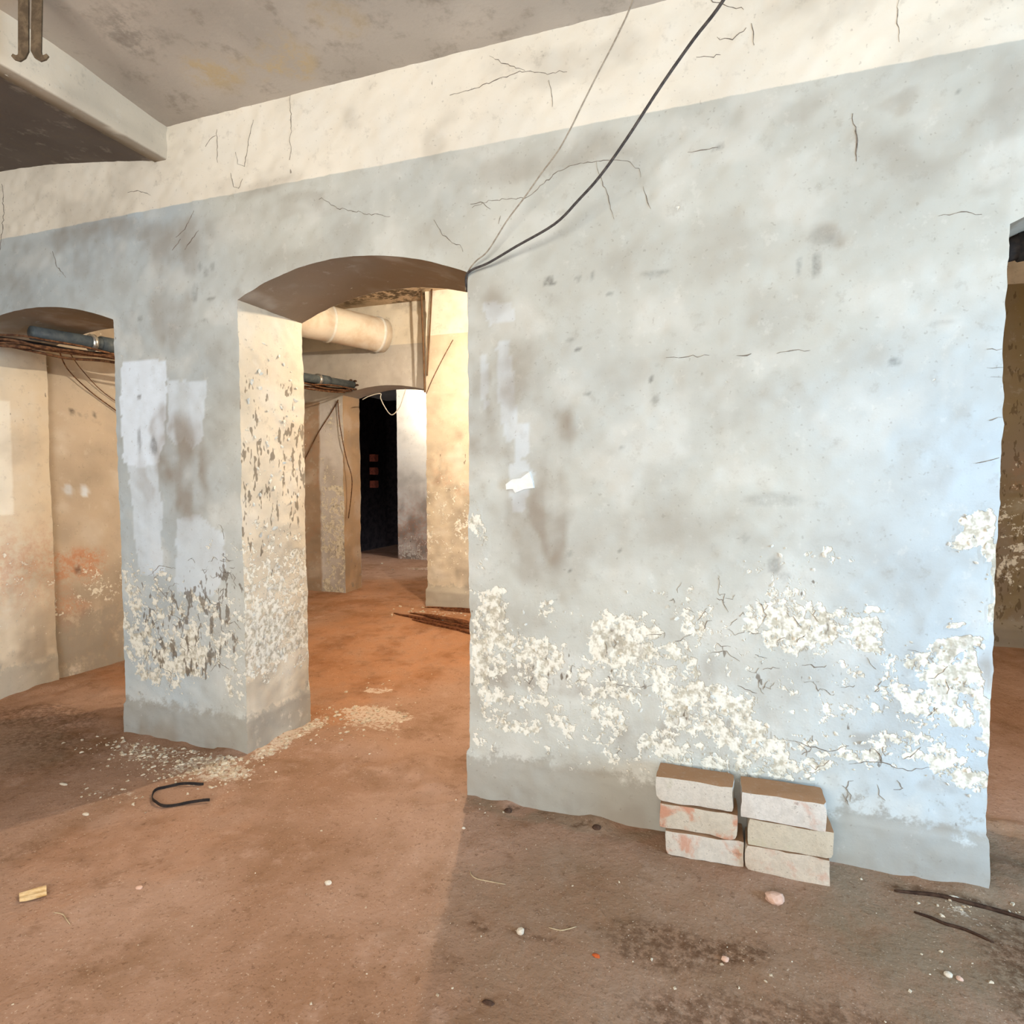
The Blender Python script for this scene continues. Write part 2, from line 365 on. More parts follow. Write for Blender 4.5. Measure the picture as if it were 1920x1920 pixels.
MAT = dict(
    plaster=mat_plaster(), ceiling=mat_ceiling(), floor=mat_floor(),
    crack=mat_plain('crack_shadow', (118, 108, 98), (152, 142, 130), 60, .95, .05),
    crumb=mat_plain('plaster_crumb', (222, 210, 188), (176, 152, 124), 30, .95, .1),
    flake=mat_plain('paint_flake', (214, 216, 210), (238, 230, 212), 30, .9, .15),
    white=mat_plain('white_plaster', (248, 247, 242), (238, 236, 230), 30, .9, .15),
    blackcable=mat_plain('dark_cable_sheath', (62, 58, 58), (92, 86, 82), 60, .6, .35),
    greycable=mat_plain('pale_cable_sheath', (150, 138, 122), (180, 168, 150), 60, .6, .3),
    whitecable=mat_plain('white_cable_sheath', (236, 232, 222), (222, 214, 200), 60, .6, .3),
    rustcable=mat_plain('dusty_cable_sheath', (84, 58, 44), (138, 100, 72), 40, .9, .15),
    pipe=mat_plain('grey_pipe', (74, 84, 90), (98, 106, 108), 18, .55, .35),
    steel=mat_plain('galvanised_clamp', (206, 208, 206), (150, 150, 148), 40, .35, .5, .8),
    duct=mat_plain('cream_duct', (240, 230, 214), (222, 204, 180), 5, .55, .35, 0, .1),
    rust=mat_plain('rusty_strap', (92, 78, 62), (124, 106, 84), 26, .8, .25, .2),
    rod=mat_plain('brown_conduit', (96, 72, 52), (122, 94, 68), 14, .8, .2),
    wood=mat_plain('rotten_wood', (84, 50, 32), (124, 78, 50), 40, .9, .1),
    band=mat_plain('black_band', (34, 30, 30), (54, 46, 42), 40, .7, .25),
    paper=mat_plain('yellowed_paper', (214, 176, 122), (232, 204, 158), 30, .9, .1),
    stone_pink=mat_plain('pink_stone', (218, 182, 162), (204, 166, 146), 40, .9, .15),
    stone_white=mat_plain('white_stone', (226, 214, 196), (198, 184, 164), 40, .9, .15),
    stone_dark=mat_plain('dark_stone', (70, 52, 44), (96, 72, 56), 40, .9, .15),
    stone_orange=mat_plain('orange_shard', (196, 96, 50), (164, 76, 40), 40, .9, .15),
    redbrick=mat_plain('dull_red_brick', (170, 84, 56), (130, 64, 46), 30, .95, .1),
    unlitbrick=mat_plain('unlit_black_masonry', (44, 34, 30), (26, 20, 18), 12, .95, .05),
    root=mat_plain('dark_root', (78, 58, 46), (56, 40, 32), 40, .9, .1),
    straw=mat_plain('pale_straw', (206, 186, 154), (186, 164, 130), 40, .9, .1),
    frame=mat_plain('painted_window_frame', (214, 208, 196), (190, 182, 168), 20, .7, .2),
)
glow = bpy.data.materials.new('bulb_glow')
glow.use_nodes = True
glow.node_tree.nodes['Principled BSDF'].inputs['Emission Color'].default_value = (1, .8, .55, 1)
glow.node_tree.nodes['Principled BSDF'].inputs['Emission Strength'].default_value = 12


# ------------------------------------------------------------------ object helpers
def link(o, parent=None):
    COL.objects.link(o)
    if parent is not None:
        o.parent = parent
    return o


def tag(o, label=None, cat=None, group=None, kind=None):
    if label:
        o['label'] = label
    if cat:
        o['category'] = cat
    if group:
        o['group'] = group
    if kind:
        o['kind'] = kind
    return o


def empty(name, loc=(0, 0, 0)):
    o = bpy.data.objects.new(name, None)
    o.location = loc
    o.empty_display_size = .05
    COL.objects.link(o)
    return o


def mesh_obj(name, V, Fc, mat, parent=None, smooth=True, attrs=None):
    me = bpy.data.meshes.new(name)
    V = np.asarray(V, float)
    me.from_pydata(V.tolist(), [], [tuple(int(i) for i in f) for f in Fc] if not isinstance(Fc, np.ndarray) else Fc.tolist())
    if smooth:
        me.polygons.foreach_set('use_smooth', [True] * len(me.polygons))
    if attrs and mat == 'plaster':
        W = V + (np.stack([fbm(V, 5, 301 + k, 2) for k in range(3)], 1) - .5) * .06
        attrs = dict(attrs)
        attrs['grain'] = rgba(len(V), (fbm(V, 2.4, 311, 3) - .5) * .8 + .5, (fbm(W, 5.5, 321, 5) - .5) * .85 + .5, (fbm(V * np.array([1, 1, .1]), 13, 331, 3) - .5) * .8 + .5)
    for k, arr in (attrs or {}).items():
        a = me.color_attributes.new(k, 'FLOAT_COLOR', 'POINT')
        a.data.foreach_set('color', np.asarray(arr, np.float32).ravel())
    me.materials.append(MAT[mat] if isinstance(mat, str) else mat)
    me.update()
    o = bpy.data.objects.new(name, me)
    return link(o, parent)


class Patches:
    """collects grid patches into one mesh"""
    def __init__(self):
        self.V, self.F, self.T, self.n = [], [], [], 0

    def grid(self, P, tagid=0, flip=False):
        nu, nv, _ = P.shape
        idx = np.arange(nu * nv).reshape(nu, nv) + self.n
        f = np.stack([idx[:-1, :-1], idx[1:, :-1], idx[1:, 1:], idx[:-1, 1:]], -1).reshape(-1, 4)
        if flip:
            f = f[:, ::-1]
        self.V.append(P.reshape(-1, 3))
        self.F.append(f)
        self.T.append(np.full(nu * nv, tagid))
        self.n += nu * nv

    def get(self):
        return np.concatenate(self.V), np.concatenate(self.F), np.concatenate(self.T)


def lin(a, b, step):
    return np.linspace(a, b, max(2, int(round(abs(b - a) / step)) + 1))


def arch_z(x, o):
    x0, x1, zl, zr, rise = o
    t = (x - x0) / (x1 - x0)
    return zl + (zr - zl) * t + rise * (1 - (2 * t - 1) ** 2)


def wall_with_arches(pt, xa, xb, y0, y1, zb, zt, openings, fine, step, cstep):
    """front/back faces, jambs, soffits of an arched wall. tags 0 front, 1 back, 2 jamb facing +x, 3 jamb facing -x, 4 soffit, 5 end"""
    edges = [xa] + [v for o in openings for v in (o[0], o[1])] + [xb]
    for k in range(len(edges) - 1):
        a, b = edges[k], edges[k + 1]
        hole = k % 2 == 1
        o = openings[(k - 1) // 2] if hole else None
        segs = sorted({a, b} | {v for v in fine if a < v < b})
        for s0, s1 in zip(segs[:-1], segs[1:]):
            isf = fine[0] - 1e-6 <= s0 and s1 <= fine[1] + 1e-6
            for side, y in ((0, y0), (1, y1)):
                st = step if (isf and side == 0) else cstep
                xs = lin(s0, s1, st)
                nz = max(2, int((zt - zb) / st) + 1)
                if hole:
                    nz = max(2, int((zt - 2.0) / st) + 1)
                    lo = arch_z(xs, o)
                else:
                    lo = np.full_like(xs, zb)
                t = np.linspace(0, 1, nz)
                Z = lo[:, None] + (zt - lo)[:, None] * t[None]
                P = np.stack([np.repeat(xs[:, None], nz, 1), np.full_like(Z, y), Z], -1)
                pt.grid(P, side, flip=(side == 1))
    for o in openings:
        ys = lin(y0, y1, .012 if step < .02 else .03)
        st = .014 if step < .02 else .03
        for x, zs, tg in ((o[0], o[2], 2), (o[1], o[3], 3)):
            zz = lin(zb, zs, st)
            P = np.stack(np.meshgrid(ys, zz, indexing='ij') + [np.zeros((len(ys), len(zz)))], -1)
            P = np.stack([np.full(P.shape[:2], x), P[..., 0], P[..., 1]], -1)
            pt.grid(P, tg, flip=(tg == 3))
        xs = lin(o[0], o[1], st)
        A, B = np.meshgrid(xs, ys, indexing='ij')
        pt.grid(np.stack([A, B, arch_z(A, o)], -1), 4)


def ell(P2, lst, seed, warp=.05):
    """union of soft, irregular blotches"""
    Q = np.column_stack([P2[:, 0], P2[:, 1], np.zeros(len(P2))])
    wx = (fbm(Q, 7, seed, 3) - .5) * warp * 2
    wz = (fbm(Q, 7, seed + 9, 3) - .5) * warp * 2
    x, z = P2[:, 0] + wx, P2[:, 1] + wz
    m = np.zeros(len(P2))
    for cx, cz, rx, rz, s in lst:
        d = ((x - cx) / abs(rx)) ** 2 + ((z - cz) / abs(rz)) ** 2
        m = np.maximum(m, s * np.clip(1.35 * (1.25 - d), 0, 1))
    return m


def inpoly(x, z, poly):
    r = np.zeros(len(x), bool)
    n = len(poly)
    for i in range(n):
        x0, z0 = poly[i]
        x1, z1 = poly[(i + 1) % n]
        c = ((z0 > z) != (z1 > z)) & (x < (x1 - x0) * (z - z0) / (z1 - z0 + 1e-12) + x0)
        r ^= c
    return r


def rgba(n, r=0, g=0, b=0, a=0):
    out = np.zeros((n, 4))
    for i, v in enumerate((r, g, b, a)):
        out[:, i] = v
    return out


def tube(name, pts, rad, mat, parent=None, seg=8, smooth_n=6, closed_ends=True):
    pts = [Vector(p) for p in pts]
    # Catmull-Rom through the points
    if len(pts) > 2 and smooth_n > 1:
        q = []
        for i in range(len(pts) - 1):
            p0, p1, p2, p3 = pts[max(i - 1, 0)], pts[i], pts[i + 1], pts[min(i + 2, len(pts) - 1)]
            for k in range(smooth_n):
                t = k / smooth_n
                q.append(.5 * ((2 * p1) + (p2 - p0) * t + (2 * p0 - 5 * p1 + 4 * p2 - p3) * t * t + (3 * p1 - p0 - 3 * p2 + p3) * t ** 3))
        q.append(pts[-1])
        pts = q
    V, Fc = [], []
    prev = None
    n = len(pts)
    for i, p in enumerate(pts):
        d = (pts[min(i + 1, n - 1)] - pts[max(i - 1, 0)]).normalized()
        if prev is None:
            a = Vector((0, 0, 1)) if abs(d.z) < .9 else Vector((1, 0, 0))
            u = d.cross(a).normalized()
        else:
            u = (prev - d * prev.dot(d)).normalized()
        prev = u
        w = d.cross(u)
        r = rad(i / (n - 1)) if callable(rad) else rad
        for k in range(seg):
            an = 2 * math.pi * k / seg
            V.append(p + (u * math.cos(an) + w * math.sin(an)) * r)
    for i in range(n - 1):
        for k in range(seg):
            Fc.append((i * seg + k, i * seg + (k + 1) % seg, (i + 1) * seg + (k + 1) % seg, (i + 1) * seg + k))
    if closed_ends:
        Fc.append(tuple(range(seg))[::-1])
        Fc.append(tuple((n - 1) * seg + k for k in range(seg)))
    return mesh_obj(name, V, Fc, mat, parent)


def chunk(name, loc, size, mat, seed, flat=.7, parent=None, sub=2):
    """an irregular stone: a warped faceted ball resting on its base"""
    import bmesh
    bm = bmesh.new()
    bmesh.ops.create_icosphere(bm, subdivisions=sub, radius=1)
    V = np.array([v.co[:] for v in bm.verts])
    n = fbm(V + seed * 7.3, 1.1, seed, 3)
    V *= (0.62 + 0.76 * n)[:, None]
    V[:, 0] *= size[0]
    V[:, 1] *= size[1]
    V[:, 2] *= size[2] * flat
    V[:, 2] = np.maximum(V[:, 2], V[:, 2].min() * .55)
    V[:, 2] -= V[:, 2].min()
    Fc = [[v.index for v in f.verts] for f in bm.faces]
    bm.free()
    o = mesh_obj(name, V, Fc, mat, parent, smooth=False)
    o.location = loc
    return o


# ------------------------------------------------------------------ floor
def floor_z(x, y):
    x = np.atleast_1d(np.asarray(x, float))
    y = np.atleast_1d(np.asarray(y, float))
    P = np.column_stack([x, y, np.zeros(len(x))])
    z = .17 * sstep(2.9, 5.0, y) + .03 * sstep(5, 7, y)
    z = z + (fbm(P, 1.5, 3, 3) - .5) * .022 + (fbm(P, 9, 8, 3) - .5) * .010
    # dirt swept up against the foot of the walls
    heap = .018 * np.exp(-((np.abs(y - 2.41) - .22).clip(0)) / .045) * sstep(.35, .75, fbm(P, 7, 21, 3))
    z = z + np.where((x > -.24) & (x < .38), .0, heap)
    return z


def fz(x, y):
    return float(floor_z([x], [y])[0])


CRUMBS = [  # centre, radii, count, size
    ((-2.45, 2.06), (.34, .07), 330, .007), ((-2.08, 2.02), (.16, .07), 200, .008), ((-2.25, 1.93), (.22, .07), 110, .006),
    ((-1.98, 2.36), (.05, .26), 150, .008), ((-2.02, 2.62), (.10, .14), 90, .009), ((-1.78, 2.80), (.16, .10), 120, .009),
    ((-1.80, 2.55), (.25, .12), 60, .007), ((-2.30, 1.72), (.16, .05), 30, .006), ((.67, 2.07), (.08, .03), 26, .005),
    ((-.85, 2.13), (.10, .04), 12, .004), ((-.40, 1.62), (.25, .12), 14, .0035), ((.02, 1.60), (.10, .12), 14, .0035),
    ((-2.35, 4.60), (.30, .12), 60, .010), ((-1.9, 3.2), (.25, .2), 22, .009), ((-3.4, 6.6), (.4, .15), 24, .014), ((.58, 1.80), (.12, .1), 14, .004),
    ((-1.2, 1.7), (.9, .7), 70, .003), ((-.2, 1.7), (.8, .4), 70, .0032), ((-1.6, 2.9), (.6, .8), 60, .004), ((.95, 2.3), (.15, .2), 14, .005)]


def build_floor():
    xs = np.concatenate([np.arange(-5.2, -4.0, .12), np.arange(-4.0, 1.6, .022), np.arange(1.6, 3.31, .12)])
    ys = np.concatenate([np.arange(-3.1, .8, .12), np.arange(.8, 3.2, .022), np.arange(3.2, 5.6, .05), np.arange(5.6, 11.1, .12)])
    A, B = np.meshgrid(xs, ys, indexing='ij')
    x, y = A.ravel(), B.ravel()
    z = floor_z(x, y)
    pt = Patches()
    pt.grid(np.stack([A, B, z.reshape(A.shape)], -1))
    V, Fc, _ = pt.get()
    P2 = np.column_stack([x, y])
    dust = ell(P2, [(-2.42, 2.07, .36, .10, .42), (-2.10, 2.02, .24, .11, .58), (-1.76, 2.82, .24, .12, .62), (-1.72, 2.68, .22, .08, .5), (-2.0, 2.40, .09, .3, .6),
                    (-1.95, 3.15, .10, .06, .6), (-2.3, 4.6, .3, .1, .4), (.64, 2.06, .10, .035, .42), (-2.31, 1.74, .14, .05, .4), (-3.5, 6.6, .3, .1, .5)], 31, .06)
    grey = ell(P2, [(.70, 1.90, .5, .35, .75), (1.1, 2.3, .5, .4, .7), (-.2, 1.6, .6, .5, .35), (.5, 2.1, .3, .1, .7), (-3.3, 1.9, .5, .3, .4), (-.55, 2.16, .5, .05, .6)], 33, .15)
    dark = ell(P2, [(-.13, 1.66, .18, .10, .6), (.0, 1.68, .12, .06, .75), (-.46, 2.13, .03, .02, .9), (-.76, 2.14, .03, .02, .9), (-.62, 2.16, .06, .015, .8), (.1, 1.45, .3, .1, .6), (.3, 1.5, .3, .1, .5),
                    (.85, 1.75, .2, .3, .75), (-.46, 1.57, .08, .02, .6), (-.62, 1.54, .04, .02, .7), (-.22, 1.60, .05, .02, .6), (.62, 2.11, .16, .012, .8), (1.0, 2.0, .3, .12, .6),
                    (-3.4, 2.2, .4, .15, .55), (-3.1, 2.0, .3, .12, .5), (-2.9, 1.9, .3, .2, .3)], 35, .06)  # patches left of the pier and beside the white pebble paint cast shadows
    redd = ell(P2, [(-2.3, 3.9, .9, .9, .65), (-2.9, 5.2, .9, .9, .6), (-2.0, 2.9, .2, .3, .55), (-3.4, 3.0, .5, .5, .5), (-1.9, 1.5, .3, .3, .25)], 37, .2)
    o = mesh_obj('floor', V, Fc[:, ::1], 'floor', attrs={'wear': rgba(len(x), dust, grey, dark, redd)})
    return tag(o, 'bare reddish earth floor of the cellar', kind='structure')


floor = build_floor()


def crumbs():
    base = np.array([(-1, -1, -.6), (1, -.8, -.6), (.9, 1, -.6), (-.8, .9, -.6), (-.7, -.6, .7), (.8, -.5, .5), (.5, .7, .8), (-.6, .6, .5)], float)
    fc = np.array([(0, 3, 2, 1), (4, 5, 6, 7), (0, 1, 5, 4), (1, 2, 6, 5), (2, 3, 7, 6), (3, 0, 4, 7)])
    V, Fc, n = [], [], 0
    for (c, r, cnt, sz) in CRUMBS:
        for k in range(cnt):
            x = c[0] + RNG.normal() * r[0] * .72
            y = c[1] + RNG.normal() * r[1] * .72
            if (2.15 < y < 2.66) and not (-2.03 < x < -.98):
                y = 2.15 - abs(RNG.normal()) * .05
                if x < -2.8:
                    continue
            s = sz * (.22 + RNG.random() ** 2.5 * 1.0)
            a = RNG.random() * 6.28
            b = base * (.6 + .8 * RNG.random((8, 3))) * s * np.array([1.2, .9, .6])
            R = np.array([[math.cos(a), -math.sin(a), 0], [math.sin(a), math.cos(a), 0], [0, 0, 1]])
            b = b @ R.T
            V.append(b + np.array([x, y, fz(x, y) + s * .28]))
            Fc.append(fc + n)
            n += 8
    o = mesh_obj('plaster_crumbs', np.concatenate(V), np.concatenate(Fc), 'crumb', floor, smooth=False)
    o['kind'] = 'stuff'


crumbs()

# ------------------------------------------------------------------ the arched wall with its doorways
Y0, Y1, PAINT_Z = 2.192, 2.63, 2.508
O1 = (-3.93, -2.80, 2.045, 2.03, .10)
O2 = (-2.05, -.946, 2.052, 2.046, .120)
O3 = (.761, 1.95, 1.995, 1.995, .14)
GREY = np.array(s2l((198, 198, 189)))
CREAM = np.array(s2l((228, 214, 190)))
BLUE = np.array(s2l((178, 198, 214)))


def plinth(V, tags, solids, ys, top):
    """the thicker foot of the wall"""
    n = (fbm(V, 5, 50, 4) - .5) * .09
    k = .008 * (1 - sstep(top - .006, top + .006, V[:, 2] + n))
    for (a, b) in solids:
        V[:, 0] += np.where(np.abs(V[:, 0] - b) < 1e-6, k, 0) - np.where(np.abs(V[:, 0] - a) < 1e-6, k, 0)
    V[:, 1] -= np.where(np.abs(V[:, 1] - ys[0]) < 1e-6, k, 0)
    return k


def build_front():
    pt = Patches()
    wall_with_arches(pt, -5.2, 3.3, Y0, Y1, -.08, 3.05, [O1, O2, O3], (-3.95, .95), .0115, .06)
    V, Fc, T = pt.get()
    R = V.copy()
    plinth(V, T, [(-5.2, O1[0]), (O1[1], O2[0]), (O2[1], O3[0]), (O3[1], 3.3)], (Y0, Y1), .17)
    V = V + ragged(R)
    n = len(V)
    P2 = R[:, [0, 2]]
    front = T == 0
    peel, stain, chip, dark = (np.where(front, ell(P2, L, sd, w), 0) for L, sd, w in ((PEEL, 1, .075), (STAIN, 2, .05), (CHIP, 3, .04), (DARK, 4, .006)))
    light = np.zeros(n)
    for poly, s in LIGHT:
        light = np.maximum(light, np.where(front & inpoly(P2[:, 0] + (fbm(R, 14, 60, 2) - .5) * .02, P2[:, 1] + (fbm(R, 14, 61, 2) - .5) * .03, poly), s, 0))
    z = R[:, 2]
    low = fbm(R, 2.0, 80, 3)
    cement = np.where(front, .58 * (1 - sstep(.10, .24, z)) + .26 * (1 - sstep(.2, .5, z)), 0)
    stain = np.where(front, np.maximum(stain, .75 * (1 - sstep(.02, .16, z)) * (.4 + low)), stain)
    stain = np.where(front, np.maximum(stain, .5 * np.exp(-((z - .17) / .012) ** 2)), stain)
    base = np.zeros((n, 4))
    base[:, 3] = 1
    # grey oil paint, bluer on the repainted pier; cool window light painted in near last doorway
    bl = np.clip(.5 * sstep(.0, .75, R[:, 0]) * (1 - sstep(1.2, 2.0, z)) + .42 * (1 - sstep(-2.5, -1.9, R[:, 0])) + (low - .5) * .5, 0, .7)
    base[:, :3] = GREY[None] * (1 - bl[:, None]) + BLUE[None] * bl[:, None]
    jamb = (T == 2) | (T == 3)
    Q = np.column_stack([R[:, 1] * 1.0, z, R[:, 0]])
    base[jamb, :3] = CREAM
    base[T == 4, :3] = np.array(s2l((150, 134, 116)))  # soffits darker: their lack of direct lamplight is put into the colour
    base[T == 1, :3] = CREAM
    jn = fbm(R, 4, 90, 3)
    peel = np.where(jamb, np.clip(.62 * (1 - sstep(.75, 1.15, z)) * sstep(.18, .4, z) + (jn - .5) * .7, 0, .8), peel)
    stain = np.where(jamb, np.clip(.55 * (1 - sstep(.25, 1.1, z)) + (jn - .45) * .8, 0, .9), stain)
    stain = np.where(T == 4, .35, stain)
    chip = np.where(jamb, np.clip(.95 * np.exp(-((z - 1.35) / .5) ** 2) * (.5 + jn), 0, .95), chip)
    cement = np.where(jamb, .7 * (1 - sstep(.12, .26, z)), cement)
    # the thin first jamb is a patched, pale rendered face
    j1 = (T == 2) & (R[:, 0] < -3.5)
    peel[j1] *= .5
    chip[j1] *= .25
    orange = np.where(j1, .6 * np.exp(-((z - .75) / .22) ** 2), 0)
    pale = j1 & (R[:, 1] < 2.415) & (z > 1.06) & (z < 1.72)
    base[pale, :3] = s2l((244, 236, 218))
    chip[pale] = 0
    a = {'base': base, 'wear': rgba(n, peel, stain, chip, np.where((T == 0) | (T == 1), 1, 0)), 'wear2': rgba(n, light, dark, cement, orange)}
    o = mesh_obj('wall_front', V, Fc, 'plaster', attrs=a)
    return tag(o, 'peeling grey wall with segmental arched doorways and white upper band', kind='structure')


wall_front = build_front()


def ribbon(pts, width, y, seed):
    """a thin dark fissure following the wall face"""
    rnd = random.Random(seed)
    q = []
    for (a, b) in zip(pts[:-1], pts[1:]):
        m = max(2, int(math.dist(a, b) / .012))
        for k in range(m):
            t = k / m
            q.append((a[0] + (b[0] - a[0]) * t + rnd.gauss(0, .0022), a[1] + (b[1] - a[1]) * t + rnd.gauss(0, .0022)))
    q.append(pts[-1])
    V, Fc = [], []
    for i, (x, z) in enumerate(q):
        x0, z0 = q[max(i - 1, 0)]
        x1, z1 = q[min(i + 1, len(q) - 1)]
        l = math.hypot(x1 - x0, z1 - z0) + 1e-9
        nx, nz = -(z1 - z0) / l, (x1 - x0) / l
        t = i / (len(q) - 1)
        w = width * (.35 + .9 * rnd.random()) * (.25 + .75 * math.sin(math.pi * min(max(t, .06), .94)))
        V += [(x + nx * w, y, z + nz * w), (x - nx * w, y, z - nz * w), (x, y + .004, z)]
    V = np.array(V)
    V = V + ragged(np.column_stack([V[:, 0], np.full(len(V), Y0), V[:, 2]]))
    V[:, 1] -= .0016
    for i in range(len(q) - 1):
        for a, b in ((0, 1), (1, 2), (2, 0)):
            Fc.append((i * 3 + a, i * 3 + b, i * 3 + 3 + b, i * 3 + 3 + a))
    return V, Fc


for i, c in enumerate(CRACKS):
    strong = i in (3, 12, 17, 5)
    V, Fc = ribbon(c, .0022 if strong else .0013, Y0, i)
    mesh_obj('crack', V, Fc, 'crack', wall_front)

# fine crazing of the damp zone: many short fissures
V_, F_, n_ = [], [], 0
rc = random.Random(99)
for k in range(105):
    (x, z, sx, sz) = rc.choice([(-2.43, .62, .26, .22), (-2.43, .62, .26, .22), (-2.2, .85, .12, .15), (.02, .80, .30, .12), (.30, .62, .30, .15), (-.45, .62, .35, .18), (.45, .33, .25, .08)])
    x, z = x + rc.gauss(0, sx * .6), z + rc.gauss(0, sz * .6)
    if not (-2.76 < x < -2.1 or -.9 < x < .72) or z < .2:
        continue
    a = rc.random() * 6.28
    pts = [(x, z)]
    for _ in range(rc.randint(2, 4)):
        a += rc.gauss(0, .8)
        l = rc.uniform(.008, .028)
        pts.append((min(max(pts[-1][0] + l * math.cos(a), -2.79 if x < -1 else -.93), -2.06 if x < -1 else .75), pts[-1][1] + l * math.sin(a)))
    v, f = ribbon(pts, rc.uniform(.0007, .0016), Y0, k + 500)
    V_.append(v)
    F_ += [tuple(i + n_ for i in q) for q in f]
    n_ += len(v)
mesh_obj('crack_network', np.concatenate(V_), F_, 'crack', wall_front)['kind'] = 'stuff'

# torn white plaster patch on the wall
pp = np.array(WHITE_PATCH)
cx = pp.mean(0)
Vp = [(x, Y0 - .012, z) for x, z in pp] + [(cx[0] + (x - cx[0]) * 1.04, Y0 + .004, cx[1] + (z - cx[1]) * 1.04) for x, z in pp]
m_ = len(pp)
mesh_obj('plaster_patch', Vp, [tuple(range(m_))[::-1] if False else tuple(range(m_))] + [(i, (i + 1) % m_, m_ + (i + 1) % m_, m_ + i) for i in range(m_)], 'white', wall_front, smooth=False)


def flakes():
    """curled paint flakes standing off the wall"""
    V, Fc, n = [], [], 0

    def add(c, nrm, up, sz):
        nonlocal n
        side = np.cross(up, nrm)
        a = RNG.random() * 6.28
        u = side * math.cos(a) + up * math.sin(a)
        w = np.cross(nrm, u)
        lift = sz * (.15 + .55 * RNG.random())
        k = 5
        ring = []
        for i in range(k):
            an = i / k * 6.28
            r = sz * (.5 + .7 * RNG.random())
            h = lift * max(0, math.cos(an))
            ring.append(c + u * r * math.cos(an) + w * r * .7 * math.sin(an) + nrm * (.0012 + h))
        V.extend(ring)
        V.append(c + nrm * .004)
        for i in range(k):
            Fc.append((n + i, n + (i + 1) % k, n + k))
        n += k + 1
    for (x, z, rx, rz, s) in PEEL:
        cnt = int(900 * abs(rx * rz) * s) + 3
        for _ in range(min(cnt, 26)):
            px, pz = x + RNG.normal() * abs(rx) * .55, z + RNG.normal() * abs(rz) * .55
            if (-2.78 < px < -2.07 or -.93 < px < .745) and pz > .2:
                c = np.array([px, Y0, pz])
                c = c + ragged(c[None])[0]
                add(c, np.array([0, -1., 0]), np.array([0, 0, 1.]), .004 + .009 * RNG.random() ** 2)
    for _ in range(150):
        c = np.array([-2.05, Y0 + .03 + RNG.random() * .38, .3 + 1.6 * RNG.random()])
        c = c + ragged(c[None])[0]
        add(c, np.array([1., 0, 0]), np.array([0, 0, 1.]), .004 + .014 * RNG.random() ** 2)
    o = mesh_obj('paint_flakes', np.array(V), Fc, 'flake', wall_front, smooth=False)
    o['kind'] = 'stuff'


flakes()

# ------------------------------------------------------------------ passage behind: left wall, far wall, ceilings, end room
def slab(name, P, mat, thick_dir, base_rgb, wearfn=None, parent=None, flip=False, label=None, mat_attr=True):
    """a gridded wall face with a solid back"""
    pt = Patches()
    pt.grid(P, 0, flip)
    pt.grid(P + np.array(thick_dir), 1, not flip)
    for e in (P[:1], P[-1:]):
        E2 = np.concatenate([e, e + np.array(thick_dir)], 0)
        pt.grid(E2, 2)
    for e in (P[:, :1], P[:, -1:]):
        E2 = np.concatenate([e, e + np.array(thick_dir)], 1)
        pt.grid(E2, 2)
    V, Fc, T = pt.get()
    R = V.copy()
    V = V + ragged(R)
    n = len(V)
    base = np.ones((n, 4))
    base[:, :3] = s2l(base_rgb)
    at = {'base': base, 'wear': rgba(n), 'wear2': rgba(n)}
    if wearfn:
        wearfn(R, at)
    o = mesh_obj(name, V, Fc, mat, parent, attrs=at)
    return tag(o, label, kind='structure')


def gridP(f, u, v):
    A, B = np.meshgrid(u, v, indexing='ij')
    return np.stack(f(A, B), -1)


def wear_left(R, at):
    z, y = R[:, 2], R[:, 1]
    jn = fbm(R, 3, 14, 3)
    at['wear'][:, 0] = np.clip(.45 * np.exp(-((z - .55) / .3) ** 2) + (jn - .55) * .8, 0, .7)
    at['wear'][:, 1] = np.clip(.5 * (1 - sstep(.3, .8, z)) + (jn - .42) * 1.1, 0, .9)
    at['wear'][:, 2] = .4 * jn
    at['wear2'][:, 2] = .6 * (1 - sstep(.30, .55, z + (jn - .5) * .3))
    at['wear2'][:, 3] = ell(np.column_stack([y, z]), [(2.80, .72, .22, .12, .95), (2.75, .42, .12, .09, .7), (2.70, .62, .1, .2, .4)], 71, .05)
    at['wear2'][:, 1] = ell(np.column_stack([y, z]), [(2.80, 1.70, .018, .02, .9), (2.86, 1.69, .01, .018, .8), (2.95, 1.69, .008, .02, .8), (2.80, .68, .02, .025, .8)], 72, .004)
    at['wear2'][:, 0] = ell(np.column_stack([y, z]), [(2.76, 1.2, .03, .035, .9), (2.86, 1.19, .03, .04, .9)], 73, .01)


slab('wall_left', gridP(lambda y, z: (np.full_like(y, -3.965), y, z), lin(Y1 - .02, 5.05, .02), lin(-.08, 3.05, .02)), 'plaster', (-.3, 0, 0), (200, 186, 166), wear_left, flip=True,
     label='patched plaster side wall of the passage with orange stains')

# far wall: recessed part with the low arch, then the thick pier running on
YF, YP, YB = 5.042, 4.823, 5.32
OF = (-3.48, -2.48, 2.075, 2.045, .085)


